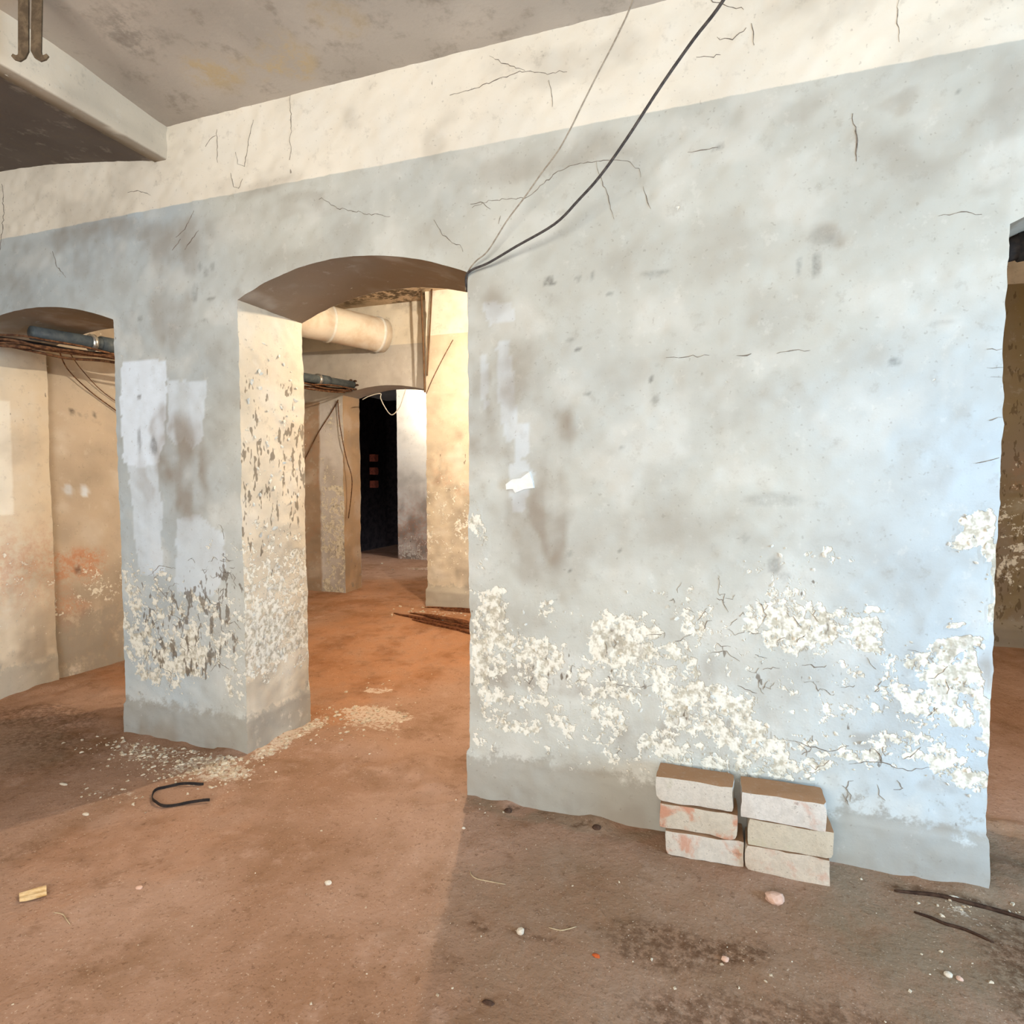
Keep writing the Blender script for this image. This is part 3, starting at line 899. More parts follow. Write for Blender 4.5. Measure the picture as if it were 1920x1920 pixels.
def build_far():
    pt = Patches()
    wall_with_arches(pt, -4.25, -2.47, YF, YB, -.05, 3.05, [OF], (-4.0, -2.47), .024, .08)
    # pier, its flank and its back
    zs = lin(-.05, 3.05, .022)
    pt.grid(gridP(lambda x, z: (x, np.full_like(x, YP), z), np.concatenate([lin(-2.48, -1.6, .022), lin(-1.5, 3.3, .08)]), zs), 0)
    pt.grid(gridP(lambda y, z: (np.full_like(y, -2.48), y, z), lin(YP, YB, .03), zs), 3, True)
    pt.grid(gridP(lambda x, z: (x, np.full_like(x, YB), z), lin(-2.48, 3.3, .2), lin(-.05, 3.05, .2)), 1, True)
    V, Fc, T = pt.get()
    R = V.copy()
    z = R[:, 2]
    jn = fbm(R, 3, 24, 3)
    pier = R[:, 0] > -2.485
    # ledge at the foot of the pier
    k = np.where(pier & (np.abs(R[:, 1] - YP) < 1e-6), .035 * (1 - sstep(.30, .33, z)), 0)
    V[:, 1] -= k
    V = V + ragged(R) * 1.6
    n = len(V)
    base = np.ones((n, 4))
    base[:, :3] = s2l((208, 204, 198))
    base[pier, :3] = s2l((214, 200, 176))
    strip = (T == 0) & (R[:, 0] > -3.75) & (R[:, 0] < -3.47) & (z < 2.0)
    brown = (T == 0) & (R[:, 0] <= -3.75) & (z < 2.02)
    base[strip, :3] = s2l((224, 222, 222))
    base[brown, :3] = s2l((178, 156, 134))
    base[T == 2, :3] = s2l((206, 176, 144))
    right = R[:, 0] > .3
    base[right, :3] = s2l((140, 122, 84))  # right end darkened in the colour, as the bulb reaches it dimly
    peel = np.clip(.5 * np.exp(-((z - .9) / .45) ** 2) * pier + (jn - .55) * .7 * (z < 2.0) + strip * (.3 + .3 * (z < 1.2)), 0, .8)
    stain = np.clip(.75 * np.exp(-((z - 1.15) / .35) ** 2) * pier + (jn - .42) * 1.2 * (z < 2.0) + .5 * (1 - sstep(.3, .9, z)) + right * .5, 0, .95)
    chip = np.clip(.55 * (z < 2.0) * jn + right * .5, 0, 1)
    cement = np.where(pier, .85 * (1 - sstep(.30, .40, z)), .3 * (1 - sstep(.5, .9, z)))
    orange = np.clip(.4 * np.exp(-((z - 1.1) / .3) ** 2) * pier * (jn > .5) + .2 * brown * (jn > .52), 0, 1)
    dark = ell(R[:, [0, 2]], [(-2.75, 2.87, .20, .07, .35), (-2.35, 2.86, .1, .04, .3)], 90, .05) * (T == 0)
    at = {'base': base, 'wear': rgba(n, peel, stain, chip, np.where(T == 0, 1, 0)), 'wear2': rgba(n, 0, dark, cement, orange)}
    o = mesh_obj('wall_far', V, Fc, 'plaster', attrs=at)
    return tag(o, 'far plastered wall of the passage with a low arch and a flaking pier', kind='structure')


wall_far = build_far()

# ceilings
def wear_ceil(R, at):
    at['wear'][:, 0] = ell(R[:, [0, 1]], [(-1.95, 1.98, .12, .12, .9), (-1.66, 2.02, .14, .10, .95), (-1.35, 1.9, .1, .1, .4)], 12, .08)
    at['wear'][:, 1] = ell(R[:, [0, 1]], [(-1.0, 1.2, .6, .25, .45), (-1.2, 1.7, .15, .2, .5), (-1.35, 1.45, .10, .35, .6), (-1.05, 1.5, .05, .4, .5), (-2.1, 1.75, .15, .1, .3), (-.7, 1.9, .3, .08, .3), (-1.6, 1.5, .2, .1, .25)], 13, .08)


def cz(y):
    return 2.862 + .042 * sstep(0, .55, Y0 - y)


ceiling = slab('ceiling', gridP(lambda x, y: (x, y, cz(y)), lin(-2.44, 3.3, .03), np.concatenate([lin(-3.1, .9, .15), lin(1.0, Y0 + .01, .025)])), 'ceiling', (0, 0, .15), (198, 186, 172), wear_ceil, flip=True,
               label='stained grey plaster ceiling of the cellar')
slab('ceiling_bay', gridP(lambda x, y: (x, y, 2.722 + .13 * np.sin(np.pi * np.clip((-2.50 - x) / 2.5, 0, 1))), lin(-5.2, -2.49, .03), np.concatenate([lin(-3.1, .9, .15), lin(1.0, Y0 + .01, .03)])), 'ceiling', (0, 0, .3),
     (122, 112, 104), None, flip=True, label='shallow vaulted ceiling bay behind the beam')  # darker than the main ceiling: the beam's shade is put into the colour


def wear_pc(R, at):
    at['wear'][:, 1] = ell(R[:, [0, 1]], [(-2.75, 4.75, .35, .3, .8), (-2.6, 4.3, .3, .3, .55), (-3.2, 4.6, .3, .4, .6)], 15, .12)
    at['wear'][:, 0] = ell(R[:, [0, 1]], [(-2.3, 4.2, .3, .3, .7)], 16, .1)


slab('ceiling_passage', gridP(lambda x, y: (x, y, 2.885 + 0 * x), lin(-4.3, 3.3, .06), lin(Y1 - .02, YF + .1, .04)), 'ceiling', (0, 0, .15), (204, 180, 150), wear_pc, flip=True, label='flaking passage ceiling lit by a bulb')
slab('ceiling_end_room', gridP(lambda x, y: (x, y, 2.8 + 0 * x), lin(-6.2, 3.3, .3), lin(YB - .1, 11, .3)), 'ceiling', (0, 0, .15), (150, 130, 110), None, flip=True, label='ceiling of the end room')

# beam
bx0, bx1, bz = -2.505, -2.43, 2.716
pb = Patches()
ysb = np.concatenate([lin(-3.1, .9, .15), lin(1.0, Y0 + .01, .03)])
prof = [(bx1, 2.98), (bx1, 2.90), (bx1, 2.85), (bx1, 2.80), (bx1, 2.76), (bx1 - .002, bz + .006), (bx1 - .008, bz), ((bx0 + bx1) / 2, bz), (bx0, bz), (bx0, 2.78), (bx0, 2.98)]
pb.grid(np.stack([np.stack([np.array([x, y, z]) for (x, z) in prof]) for y in ysb]), 0, True)
Vb, Fb, _ = pb.get()
Vb = Vb + ragged(Vb) * .7
nb = len(Vb)
bb = np.ones((nb, 4))
bb[:, :3] = s2l((232, 218, 196))
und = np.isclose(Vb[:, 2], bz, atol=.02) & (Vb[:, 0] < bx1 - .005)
bb[und, :3] = s2l((176, 160, 140))  # underside darker: its turn away from the window is painted in
stb = np.clip((fbm(Vb, 3, 44, 3) - .5) * .7, 0, .5)
beam = mesh_obj('trim_1', Vb, Fb, 'plaster', attrs={'base': bb, 'wear': rgba(nb, 0, stb, .1, 0), 'wear2': rgba(nb)})
tag(beam, 'cream plastered ceiling beam running up to the arched wall', kind='structure')

# end room beyond the far arch
def wear_c(R, at):
    z = R[:, 2]
    jn = fbm(R, 2.5, 64, 3)
    at['wear'][:, 1] = np.clip(.9 * (1 - sstep(.6, 1.5, z)) + (jn - .5) * .6, 0, .95)
    at['wear'][:, 0] = np.clip(.5 * (1 - sstep(.3, .9, z)) * jn * 1.6, 0, .7)
    at['wear'][:, 2] = .5 * jn
    at['wear2'][:, 3] = .6 * (1 - sstep(.5, 1.3, z))


slab('wall_end', gridP(lambda x, z: (x, np.full_like(x, 7.34), z), lin(-4.215, -1.6, .04), lin(-.05, 2.9, .04)), 'plaster', (0, .4, 0), (236, 228, 214), wear_c, label='brightly lit end wall beyond the far arch')
for nm, P, td, lb in (
        ('wall_dark_back', gridP(lambda x, z: (x, np.full_like(x, 10.4), z), lin(-7.4, -1.6, .3), lin(-.05, 2.9, .3)), (0, .2, 0), 'back wall of the dark room, coloured near-black as unlit'),
        ('wall_dark_left', gridP(lambda y, z: (np.full_like(y, -6.2), y, z), lin(YB - .1, 10.4, .3), lin(-.05, 2.9, .3)), (-.2, 0, 0), 'side wall of the dark room, coloured near-black as unlit'),
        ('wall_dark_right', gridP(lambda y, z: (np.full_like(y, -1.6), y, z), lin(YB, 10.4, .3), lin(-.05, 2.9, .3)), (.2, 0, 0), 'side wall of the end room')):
    slab(nm, P, 'unlitbrick', td, (60, 50, 45), None, label=lb)  # the unlit room's darkness is put into this near-black material
wr = slab('wall_passage_end', gridP(lambda y, z: (np.full_like(y, 3.2), y, z), lin(Y1, YP, .1), lin(-.05, 3.0, .1)), 'plaster', (.2, 0, 0), (190, 170, 140), None, label='end wall closing the passage')

# the photographer's room behind the camera
def wear_room(R, at):
    at['wear'][:, 3] = 1


slab('wall_room_left', gridP(lambda y, z: (np.full_like(y, -5.1), y, z), lin(-3.1, Y0, .1), lin(-.05, 3.0, .1)), 'plaster', (-.2, 0, 0), (196, 194, 188), wear_room, flip=True, label='grey side wall of the room')


def wall_window(name, along, fixed, a0, a1, w0, w1, z0, z1, td, label):
    """a wall with one window opening, built from four pieces in one mesh"""
    pt = Patches()
    for (s0, s1, q0, q1) in ((a0, w0, -.05, 3.0), (w1, a1, -.05, 3.0), (w0, w1, -.05, z0), (w0, w1, z1, 3.0)):
        f = (lambda s, z: (np.full_like(s, fixed), s, z)) if along == 'y' else (lambda s, z: (s, np.full_like(s, fixed), z))
        P = gridP(f, lin(s0, s1, .15), lin(q0, q1, .15))
        pt.grid(P)
        pt.grid(P + np.array(td), 1, True)
        for e in (P[:1], P[-1:]):
            pt.grid(np.concatenate([e, e + np.array(td)], 0), 2)
        for e in (P[:, :1], P[:, -1:]):
            pt.grid(np.concatenate([e, e + np.array(td)], 1), 2)
    V, Fc, T = pt.get()
    n = len(V)
    base = np.ones((n, 4))
    base[:, :3] = s2l((200, 198, 190))
    o = mesh_obj(name, V, Fc, 'plaster', smooth=False, attrs={'base': base, 'wear': rgba(n, 0, .2, .1, 1), 'wear2': rgba(n)})
    return tag(o, label, kind='structure')


wall_window('wall_right', 'y', 3.1, -3.1, Y0, -.05, 1.55, .25, 1.65, (.3, 0, 0), 'side wall with a cellar window')
wall_window('wall_rear', 'x', -3.0, -5.2, 3.3, -1.9, 1.1, .75, 2.45, (0, -.3, 0), 'rear wall with an added opening for the fill light')


def window_frame(name, c, w, h, axis, label):
    e = tag(empty(name, c), label, kind='structure')
    def bar(nm, a, b, t=.03):
        a, b = Vector(a), Vector(b)
        d = (b - a)
        lo = Vector((min(a.x, b.x) - t, min(a.y, b.y) - t, min(a.z, b.z) - t))
        hi = Vector((max(a.x, b.x) + t, max(a.y, b.y) + t, max(a.z, b.z) + t))
        V = [(x, y, z) for x in (lo.x, hi.x) for y in (lo.y, hi.y) for z in (lo.z, hi.z)]
        mesh_obj(nm, V, [(0, 1, 3, 2), (4, 6, 7, 5), (0, 4, 5, 1), (2, 3, 7, 6), (0, 2, 6, 4), (1, 5, 7, 3)], 'frame', e, smooth=False)
    p = (lambda s, z: (0, s, z)) if axis == 'y' else (lambda s, z: (s, 0, z))
    bar('window_frame', p(-w / 2, -h / 2), p(-w / 2, h / 2))
    bar('window_frame', p(w / 2, -h / 2), p(w / 2, h / 2))
    bar('window_frame', p(-w / 2, -h / 2), p(w / 2, -h / 2))
    bar('window_frame', p(-w / 2, h / 2), p(w / 2, h / 2))


window_frame('window_1', (3.25, .75, .95), 1.54, 1.34, 'y', 'bare window frame in the side wall')
window_frame('rear_fill_frame', (-.4, -3.15, 1.6), 2.94, 1.64, 'x', 'wide frame added around the rear fill light')  # unseen frame made up to go with the rear fill light


# ------------------------------------------------------------------ bricks
def brick_mesh(seed, L=.25, D=.12, H=.086):
    nx, ny, nz = 12, 6, 5
    pt = Patches()
    def face(f, a, b, flip):
        A, B = np.meshgrid(np.linspace(-1, 1, a + 1), np.linspace(-1, 1, b + 1), indexing='ij')
        pt.grid(np.stack(f(A, B), -1), 0, flip)
    one = np.ones_like
    face(lambda a, b: (a, b, one(a)), nx, ny, False)
    face(lambda a, b: (a, b, -one(a)), nx, ny, True)
    face(lambda a, b: (a, -one(a), b), nx, nz, False)
    face(lambda a, b: (a, one(a), b), nx, nz, True)
    face(lambda a, b: (one(a), a, b), ny, nz, False)
    face(lambda a, b: (-one(a), a, b), ny, nz, True)
    V, Fc, _ = pt.get()
    h = np.array([L / 2, D / 2, H / 2])
    V = V * h
    r = .0045
    core = np.clip(V, -(h - r), h - r)
    d = V - core
    ln = np.linalg.norm(d, axis=1)
    V = np.where((ln > r)[:, None], core + d / np.maximum(ln, 1e-9)[:, None] * r, V)
    W = V * 1.0 + seed * 3.7
    for ax in range(3):
        V[:, ax] += (fbm(W, 16, seed + ax * 5, 3) - .5) * .011
    # knocked-off corners
    rnd = random.Random(seed)
    for _ in range(3):
        c = np.array([rnd.choice((-1, 1)), rnd.choice((-1, -1, 1)), rnd.choice((-1, 1))]) * h
        dd = np.linalg.norm(V - c, axis=1)
        V -= (c / np.linalg.norm(c))[None] * (np.clip(rnd.uniform(.010, .024) - dd, 0, 1) * .55)[:, None]
    V[:, 2] += h[2]
    return V, Fc


BRICKS = [
    # x centre, front y, z, yaw, tilt, pale, pink, amount, label
    (-.056, 2.052, .004, .055, 0.0, (196, 186, 172), (198, 144, 118), .45, 'lowest brick of the left stack, pale with a pinkish red corner'),
    (-.075, 2.050, .0940, .02, 0.008, (190, 178, 160), (196, 132, 102), .75, 'middle brick of the left stack, pale with orange-red blotches'),
    (-.085, 2.043, .1835, -.02, -.014, (198, 190, 178), (196, 190, 172), .2, 'whitish brick lying topmost on the left stack'),
    (.196, 2.046, .002, .0, 0.0, (194, 180, 162), (196, 160, 140), .5, 'lowest brick of the right stack, cream with faint pink bands'),
    (.203, 2.045, .0905, .0, 0.0, (190, 178, 158), (194, 184, 158), .15, 'plain cream brick in the middle of the right stack'),
    (.180, 2.036, .1795, .015, .014, (202, 194, 184), (204, 174, 158), .45, 'pinkish white brick lying topmost on the right stack'),
]
for i, (x, y, z, yaw, tilt, pale, pink, am, lb) in enumerate(BRICKS):
    V, Fc = brick_mesh(i + 2, .246, .118 if i != 2 else .11, .085 if i < 3 else .086)
    o = mesh_obj('brick', V, Fc, mat_brick('old_brick_%d' % i, pale, pink, am, i + 1))
    o.location = (x, y + .06, z)
    o.rotation_euler = (0, tilt, yaw)
    tag(o, lb, 'brick', 'bricks stacked against the grey wall')

# ------------------------------------------------------------------ things on the floor
def st(name, x, y, size, mat, seed, label, cat='stone', grp=None, sub=2):
    o = chunk(name, (x, y, fz(x, y) - .002), size, mat, seed, sub=sub)
    tag(o, label, cat, grp)


st('stone', .153, 1.925, (.030, .022, .026), 'stone_pink', 3, 'pinkish stone on the earth in front of the right brick stack')
st('pebble', -.518, 1.548, (.012, .011, .014), 'stone_white', 5, 'round white pebble alone on the brown earth below the wall', 'pebble')
st('pebble', -1.152, 1.556, (.011, .009, .010), 'stone_white', 6, 'white pebble on the lamplit earth left of the shadow edge', 'pebble')
st('pebble', .015, 1.64, (.010, .008, .010), 'stone_pink', 8, 'beige pebble beside a dark earth patch below the bricks', 'pebble')
st('pebble', .549, 1.778, (.011, .010, .010), 'stone_white', 9, 'larger of two pale pebbles at the lower right', 'pebble')
st('pebble', .572, 1.774, (.008, .007, .008), 'stone_pink', 10, 'smaller of two pale pebbles at the lower right', 'pebble')
st('pebble', -1.688, 1.345, (.012, .008, .008), 'stone_pink', 12, 'small reddish pebble on the open earth right of the paper scrap', 'pebble')
st('brick_shard', -.306, 1.538, (.011, .007, .007), 'stone_orange', 13, 'small bright orange brick shard on the earth', 'shard')
st('earth_clod', -.762, 2.128, (.016, .012, .014), 'stone_dark', 14, 'dark clod at the wall foot nearest the doorway corner', 'clod')
st('earth_clod', -.423, 2.126, (.016, .012, .013), 'stone_dark', 15, 'dark clod at the wall foot just left of the bricks', 'clod')
st('earth_clod', -.52, 1.31, (.016, .008, .008), 'stone_dark', 16, 'dark sliver of earth near the bottom edge below the pebble', 'clod')
st('pebble', -.875, 1.968, (.007, .006, .007), 'stone_white', 17, 'tiny white pebble just inside the shadow by the doorway corner', 'pebble')
st('plaster_lump', .655, 2.105, (.018, .010, .010), 'stone_white', 18, 'white plaster lump on the ground at the foot of the wall end', 'plaster lump')
st('plaster_lump', -2.255, 1.59, (.016, .008, .006), 'stone_white', 19, 'small pale plaster lump left of the bent black band', 'plaster lump')
st('plaster_lump', -2.566, 1.722, (.022, .008, .006), 'stone_white', 20, 'thin white plaster splinter in the shadow left of the pier', 'plaster lump')

# bent flat band lying on edge
pts = [(-2.012, 1.905), (-2.054, 1.880), (-2.105, 1.858), (-2.137, 1.822), (-2.140, 1.785), (-2.112, 1.752), (-2.070, 1.728), (-2.020, 1.722), (-1.95, 1.762), (-1.878, 1.806)]
V, Fc = [], []
q = []
for i in range(len(pts) - 1):
    for k in range(5):
        t = k / 5
        p0, p1, p2, p3 = (np.array(pts[max(i - 1, 0)]), np.array(pts[i]), np.array(pts[i + 1]), np.array(pts[min(i + 2, len(pts) - 1)]))
        q.append(.5 * (2 * p1 + (p2 - p0) * t + (2 * p0 - 5 * p1 + 4 * p2 - p3) * t * t + (3 * p1 - p0 - 3 * p2 + p3) * t ** 3))
q.append(np.array(pts[-1]))
for i, p in enumerate(q):
    d = q[min(i + 1, len(q) - 1)] - q[max(i - 1, 0)]
    d = d / np.linalg.norm(d)
    nx, ny = -d[1] * .0015, d[0] * .0015
    zb = fz(*p) - .001 + .006 * math.sin(i * .25) ** 2
    for (sx, zz) in ((1, 0), (1, .011), (-1, .011), (-1, 0)):
        V.append((p[0] + sx * nx, p[1] + sx * ny, zb + zz))
for i in range(len(q) - 1):
    for k in range(4):
        Fc.append((i * 4 + k, i * 4 + (k + 1) % 4, i * 4 + 4 + (k + 1) % 4, i * 4 + 4 + k))
Fc += [(0, 1, 2, 3), tuple((len(q) - 1) * 4 + k for k in (3, 2, 1, 0))]
tag(mesh_obj('bent_band', V, Fc, 'band', smooth=False), 'black metal band bent into a hook on the earth before the pier', 'metal band')

# crumpled paper scrap
c4 = [(-1.999, 1.200), (-1.955, 1.250), (-1.902, 1.216), (-1.955, 1.174)]
pt = Patches()
U, Wd = np.meshgrid(np.linspace(0, 1, 9), np.linspace(0, 1, 7), indexing='ij')
c4 = [np.array(c) for c in c4]
XY = ((1 - U) * (1 - Wd))[..., None] * c4[0] + (U * (1 - Wd))[..., None] * c4[1] + (U * Wd)[..., None] * c4[2] + ((1 - U) * Wd)[..., None] * c4[3]
Zp = floor_z(XY[..., 0].ravel(), XY[..., 1].ravel()).reshape(U.shape) + .004 + .006 * np.abs(np.sin(Wd * 6.0 + U * 1.2))
P = np.concatenate([XY, Zp[..., None]], -1)
pt.grid(P)
pt.grid(P - np.array([0, 0, .0012]), 0, True)
V, Fc, _ = pt.get()
tag(mesh_obj('paper_scrap', V, Fc, 'paper', smooth=False), 'small crumpled yellowish paper scrap lying on the bare earth', 'paper scrap')

# roots and straws on the earth
def ground_tube(name, pts, r, mat, label, cat, lift=0.0):
    P = [(x, y, fz(x, y) + r * .7 + lift) for x, y in pts]
    o = tube(name, P, lambda t: r * (1 - .5 * abs(2 * t - 1) ** 3), mat, seg=6, smooth_n=4)
    tag(o, label, cat)


ground_tube('root', [(.50, 2.09), (.56, 2.10), (.62, 2.105), (.68, 2.095), (.74, 2.095), (.80, 2.085), (.90, 2.05)], .006, 'root', 'long dark root lying along the foot of the wall end', 'root')
ground_tube('root', [(.53, 2.005), (.57, 1.995), (.60, 1.98), (.645, 1.97), (.70, 1.94)], .0045, 'root', 'shorter dark root on the earth before the wall end', 'root')
ground_tube('straw', [(-.756, 1.752), (-.745, 1.735), (-.719, 1.722), (-.67, 1.722), (-.626, 1.724)], .0016, 'straw', 'pale curved straw on the earth right of the shadow edge', 'straw')
ground_tube('straw', [(-.45, 1.592), (-.42, 1.592), (-.404, 1.599), (-.378, 1.622)], .0016, 'straw', 'pale straw beside the round white pebble', 'straw')
ground_tube('straw', [(-1.82, 1.18), (-1.79, 1.185), (-1.76, 1.175), (-1.73, 1.165)], .0015, 'straw', 'pale straw on the earth near the paper scrap', 'straw')


# rotten laths piled behind the doorway
def lath(a, b, w, h, z, seed, label):
    a, b = Vector((*a, 0)), Vector((*b, 0))
    d = (b - a).normalized()
    s = Vector((-d.y, d.x, 0))
    L = (b - a).length
    n = 12
    V, Fc = [], []
    rnd = random.Random(seed)
    for i in range(n + 1):
        t = i / n
        p = a + d * L * t
        taper = .35 + .65 * min(1, t * 4) if t < .3 else 1
        wob = rnd.gauss(0, .004)
        zz = fz(p.x, p.y) + z + rnd.gauss(0, .0015)
        for (sx, sz) in ((-1, 0), (1, 0), (1, 1), (-1, 1)):
            c = p + s * (sx * w * taper + wob)
            V.append((c.x, c.y, zz + sz * h * taper))
    for i in range(n):
        for k in range(4):
            Fc.append((i * 4 + k, i * 4 + (k + 1) % 4, i * 4 + 4 + (k + 1) % 4, i * 4 + 4 + k))
    Fc += [(3, 2, 1, 0), tuple(n * 4 + k for k in range(4))]
    tag(mesh_obj('wood_lath', V, Fc, 'wood', smooth=False), label, 'lath', 'rotten laths behind the arched doorway')


lath((-2.62, 4.48), (-1.62, 4.22), .020, .018, .0, 1, 'longest dark lath pointing into the arched doorway')
lath((-2.50, 4.53), (-1.60, 4.32), .020, .018, .0, 2, 'reddish lath lying just behind the longest one')
lath((-2.38, 4.36), (-1.58, 4.13), .018, .016, .0, 3, 'dark lath lying in front of the pile')
lath((-2.42, 4.46), (-1.60, 4.25), .024, .014, .026, 4, 'lath lying on top of the pile')
lath((-2.30, 4.70), (-1.60, 4.62), .014, .014, .0, 5, 'thin dark lath apart from the pile near the pier foot')
lath((-2.46, 4.735), (-1.65, 4.72), .012, .016, .0, 6, 'thin dark lath along the very foot of the pier')

# ------------------------------------------------------------------ cables, pipes, duct
dk = [(-.956, 2.21, 1.98), (-.938, 2.172, 2.036), (-.84, 2.15, 2.058), (-.725, 2.12, 2.091), (-.572, 2.08, 2.133), (-.479, 2.04, 2.183), (-.4, 2.0, 2.229), (-.308, 1.95, 2.303), (-.198, 1.88, 2.398), (-.107, 1.82, 2.465), (-.028, 1.76, 2.509), (.06, 1.69, 2.60), (.13, 1.60, 2.74), (.17, 1.5, 2.905)]
tag(tube('cable', dk, .0046, 'blackcable', seg=8, smooth_n=5), 'thick dark cable sagging from the ceiling to the arch corner', 'cable')
lt = [(-.960, 2.205, 1.985), (-.940, 2.176, 2.038), (-.899, 2.16, 2.072), (-.846, 2.15, 2.101), (-.762, 2.12, 2.184), (-.685, 2.1, 2.251), (-.62, 2.08, 2.31), (-.558, 2.06, 2.361), (-.511, 2.04, 2.412), (-.467, 2.02, 2.469), (-.409, 1.99, 2.539), (-.343, 1.95, 2.609), (-.284, 1.9, 2.672), (-.22, 1.84, 2.78), (-.18, 1.78, 2.905)]
tag(tube('cable', lt, .0027, 'greycable', seg=8, smooth_n=5), 'thin pale cable running from the ceiling to the arch corner', 'cable')

# metal hanger with two curled straps
hang = tag(empty('hanger_bracket', (-2.2, 1.46, 2.90)), 'rusty double strap hanger dangling from the ceiling beside the beam', 'hanger')


def strap(path, width, th, mat, parent, wdir=Vector((.45, .9, 0)).normalized()):
    V, Fc = [], []
    n = len(path)
    for i, p in enumerate(path):
        p = Vector(p)
        d = (Vector(path[min(i + 1, n - 1)]) - Vector(path[max(i - 1, 0)])).normalized()
        w = wdir * (width(i / (n - 1)) if callable(width) else width) * .5
        nn = d.cross(wdir).normalized() * th * .5
        V += [p + w + nn, p + w - nn, p - w - nn, p - w + nn]
    for i in range(n - 1):
        for k in range(4):
            Fc.append((i * 4 + k, i * 4 + (k + 1) % 4, i * 4 + 4 + (k + 1) % 4, i * 4 + 4 + k))
    Fc += [(3, 2, 1, 0), tuple((n - 1) * 4 + k for k in range(4))]
    return mesh_obj('strap', V, Fc, mat, parent, smooth=False)


HANGPATHS = True
wd = Vector((.94, .33, 0))
up = Vector((0, 0, 1))
def hp(s, z):   # along the picture-parallel direction of the hanger
    return tuple(wd * s + up * z)
def curl_strap(s0, s1, sgn):
    pts = [hp(s0, .01), hp(s0 + (s1 - s0) * .3, -.06), hp(s0 + (s1 - s0) * .7, -.15), hp(s1, -.225), hp(s1 + sgn * .006, -.240), hp(s1 + sgn * .016, -.248), hp(s1 + sgn * .028, -.246), hp(s1 + sgn * .038, -.238)]
    n = len(pts)
    V, Fc = [], []
    for i, p in enumerate(pts):
        t = i / (n - 1)
        hw = (.017 if i < 4 else .017 * (1 - (i - 3) / 5.5))
        p = Vector(p)
        d = (Vector(pts[min(i + 1, n - 1)]) - Vector(pts[max(i - 1, 0)])).normalized()
        nrm = wd.cross(up).normalized()
        w = d.cross(nrm).normalized() * hw
        e = nrm * .003
        V += [p + w + e, p + w - e, p - w - e, p - w + e]
    for i in range(n - 1):
        for k in range(4):
            Fc.append((i * 4 + k, i * 4 + (k + 1) % 4, i * 4 + 4 + (k + 1) % 4, i * 4 + 4 + k))
    Fc += [(3, 2, 1, 0), tuple((n - 1) * 4 + k for k in range(4))]
    mesh_obj('strap', V, Fc, 'rust', hang, smooth=False)


curl_strap(-.012, -.022, -1)
curl_strap(.034, .020, 1)

# grey pipe along the passage's left wall, into the far wall
pipe = tag(empty('drain_pipe', (-3.58, 2.5, 2.07)), 'dark grey pipe running along the passage wall below the ceiling', 'pipe')
PA, PB = Vector((-3.60, 2.40, 2.068)), Vector((-3.365, 5.10, 2.168))
def pl(y):
    t = (y - PA.y) / (PB.y - PA.y)
    return PA.lerp(PB, t)
def rel(v):
    return tuple(Vector(v) - pipe.location)
tube('pipe_body', [rel(pl(2.34)), rel(pl(3.8)), rel(pl(5.10))], .038, 'pipe', pipe, 16, 2)
for y in (2.76, 4.66):
    tube('coupling', [rel(pl(y - .05)), rel(pl(y + .05))], .047, 'pipe', pipe, 16, 1)
for y in (2.66, 4.58):
    tube('clamp', [rel(pl(y - .012)), rel(pl(y + .012))], .050, 'steel', pipe, 16, 1)
# broken hole edge around the pipe end: crumbling rim on the far wall
for k in range(7):
    a = k / 7 * 6.28
    ctr = pl(YF)
    o = chunk('rubble', (ctr.x + .055 * math.cos(a), YF - .004, ctr.z - .012 + .05 * math.sin(a)), (.022, .012, .02), 'stone_dark', 60 + k, parent=wall_far, sub=1)

# cables in a loose bundle under the pipe
def bundle(k, off, rad, mat, label):
    rnd = random.Random(k)
    P = [(-5.0, 2.10 - .03 * k, 2.06 + off[1] * .3), (-4.3, 2.10 - .02 * k, 2.075 + off[1] * .5), (-3.85, 2.12 - .01 * k, 2.06 + off[1])]
    for i, y in enumerate(np.linspace(2.22, 5.0, 17)):
        c = pl(float(y))
        P.append((c.x + off[0] + rnd.gauss(0, .010), y, c.z + off[1] + rnd.gauss(0, .007) - .012 * math.sin(i * .9 + k)))
    tag(tube('cable', P, rad, mat, seg=7, smooth_n=4), label, 'cable', 'dusty cables bundled under the grey pipe')


LB = 'dusty brown cable in the bundle under the grey pipe'
for k, (off, rad, mt, lb) in enumerate([((-.045, -.045), .016, 'band', 'thickest black cable of the bundle under the grey pipe'), ((.015, -.060), .0075, 'rustcable', LB), ((-.02, -.075), .009, 'rustcable', LB),
                                        ((.02, -.082), .006, 'rustcable', LB), ((.05, -.05), .006, 'rustcable', LB), ((-.06, -.08), .008, 'rustcable', LB)]):
    bundle(k, off, rad, mt, lb)
tag(tube('cable', [(-3.86, 2.66, 2.06), (-3.92, 2.75, 1.96), (-3.945, 2.9, 1.85), (-3.95, 3.05, 1.76), (-3.95, 3.3, 1.62)], .004, 'rustcable', seg=6), 'dark wire sloping down the patched passage wall, lower of two', 'cable')
tag(tube('cable', [(-3.86, 2.72, 2.06), (-3.93, 2.85, 1.97), (-3.95, 3.02, 1.84), (-3.95, 3.3, 1.70)], .003, 'rustcable', seg=6), 'thin brown wire sloping down the patched passage wall, upper of two', 'cable')
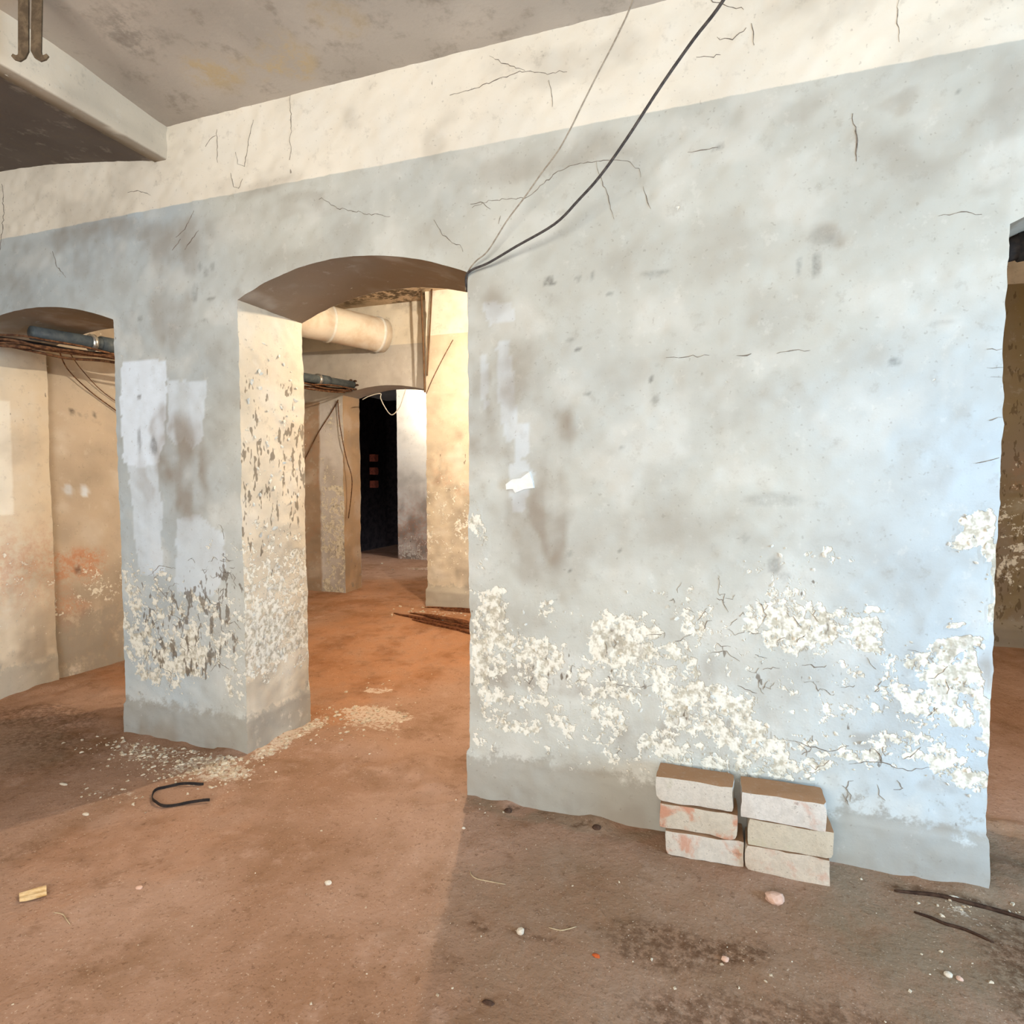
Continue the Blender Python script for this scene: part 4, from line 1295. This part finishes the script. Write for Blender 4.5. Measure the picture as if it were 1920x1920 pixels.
# wires on the far wall beside the low arch
yw = YF - .02
tag(tube('cable', [(-3.93, yw, 1.44), (-3.83, yw, 1.60), (-3.73, yw - .01, 1.74), (-3.60, yw, 1.91), (-3.515, yw, 2.03)], .005, 'rustcable', seg=6), 'brown wire slanting up to the pipe end on the far wall', 'cable')
tag(tube('cable', [(-3.52, yw, 2.03), (-3.50, yw - .01, 1.84), (-3.455, yw - .02, 1.62), (-3.42, yw - .01, 1.45), (-3.36, yw - .02, 1.25), (-3.42, yw, .9)], .0045, 'rustcable', seg=6), 'brown wire hanging down from the pipe end by the low arch', 'cable')
tag(tube('cable', [(-3.24, YF - .03, 2.02), (-3.16, YF - .03, 2.05), (-3.06, YF - .01, 2.07), (-3.05, YF - .02, 2.02), (-2.985, YF - .03, 1.915), (-2.925, YF - .03, 1.866), (-2.85, YF - .03, 1.93), (-2.82, YF - .02, 2.01), (-2.80, YF, 2.10)], .0045, 'whitecable', seg=6), 'white cable drooping in a loop across the low far arch', 'cable')
tag(tube('cable', [(-2.21, YP - .02, 2.45), (-2.30, YP - .03, 2.30), (-2.40, YP - .03, 2.13), (-2.465, YP - .02, 2.01)], .003, 'rustcable', seg=6), 'thin wire slanting down across the face of the far pier', 'cable')
# flat conduits hanging at the pier corner
for (a, b, lb) in (((-2.50, YP - .035, 2.89), (-2.475, YP - .03, 2.02), 'straight brown conduit hanging at the pier corner, left of two'),
                   ((-2.395, YP - .04, 2.89), (-2.45, YP - .035, 2.16), 'slanting brown conduit beside the straight one at the pier')):
    a, b = Vector(a), Vector(b)
    m = a.lerp(b, .5) + Vector((.004, -.004, 0))
    tag(tube('conduit', [a, m, b], .009 if 'straight brown' in lb else .007, 'rod', seg=8, smooth_n=4), lb, 'conduit')

# duct
d0, d1 = Vector((-3.965, 3.22, 2.66)), Vector((-3.03, 5.05, 2.60))
duct = tag(empty('ventilation_duct', d0), 'fat cream ventilation duct crossing above the passage into the far wall', 'duct')
Rd = .155
def dp(t):
    return tuple(d0.lerp(d1, t) - d0)
tube('duct_section', [dp(0), dp(.4), dp(.73)], Rd, 'duct', duct, 40, 3)
tube('duct_section', [dp(.73), dp(.85), dp(1.0)], Rd * .985, 'duct', duct, 40, 3)
for t in (.73, .965):
    tube('joint_ring', [dp(t - .005), dp(t + .005)], Rd * 1.04, 'white', duct, 40, 1)

# black tube added to stand for the shaded arch soffit of the last doorway
bp = tag(empty('soffit_shade_tube', (.78, 2.42, 2.02)), 'black tube added for the shade under the arch of the last doorway', 'pipe')
tube('pipe_body', [(.0, .10, -.03), (.10, .02, -.015), (.5, .0, .03), (1.12, .0, .02)], .040, 'band', bp, 14, 5)
tube('coupling', [(.09, .022, -.017), (.16, .012, -.010)], .047, 'band', bp, 14, 1)

# bulbs
def bulb(name, loc, zc, label):
    e = tag(empty(name, (loc[0], loc[1], zc)), label, 'lamp')
    z = loc[2] - zc
    tube('cord', [(0, 0, 0), (.004, 0, z * .5), (0, 0, z + .15)], .003, 'band', e, 6, 4)
    tube('socket', [(0, 0, z + .16), (0, 0, z + .11)], .017, 'band', e, 12, 1)
    V, Fc = [], []
    prof = [(0.012, .112), (.016, .10), (.028, .085), (.032, .07), (.027, .053), (.014, .044), (.001, .042)]
    for (r, zz) in prof:
        for k in range(14):
            V.append((r * math.cos(k / 14 * 6.283), r * math.sin(k / 14 * 6.283), z + zz))
    for i in range(len(prof) - 1):
        for k in range(14):
            Fc.append((i * 14 + k, i * 14 + (k + 1) % 14, i * 14 + 14 + (k + 1) % 14, i * 14 + 14 + k))
    mesh_obj('glass_bulb', V, Fc, glow, e)


bulb('pendant_bulb', LAMP_B, 2.885, 'bare bulb hanging behind the arched wall in the passage')
bulb('pendant_bulb', LAMP_C, 2.8, 'bare bulb hanging in the end room')

# dim masonry glimpsed in the dark opening of the end room
for k, z in enumerate((1.62, 1.38, 1.14)):
    V, Fc = brick_mesh(40 + k, .13, .12, .13)
    o = mesh_obj('brick', V, Fc, 'redbrick', bpy.data.objects['wall_dark_left'])
    o.location = (-6.15, 9.85, z)
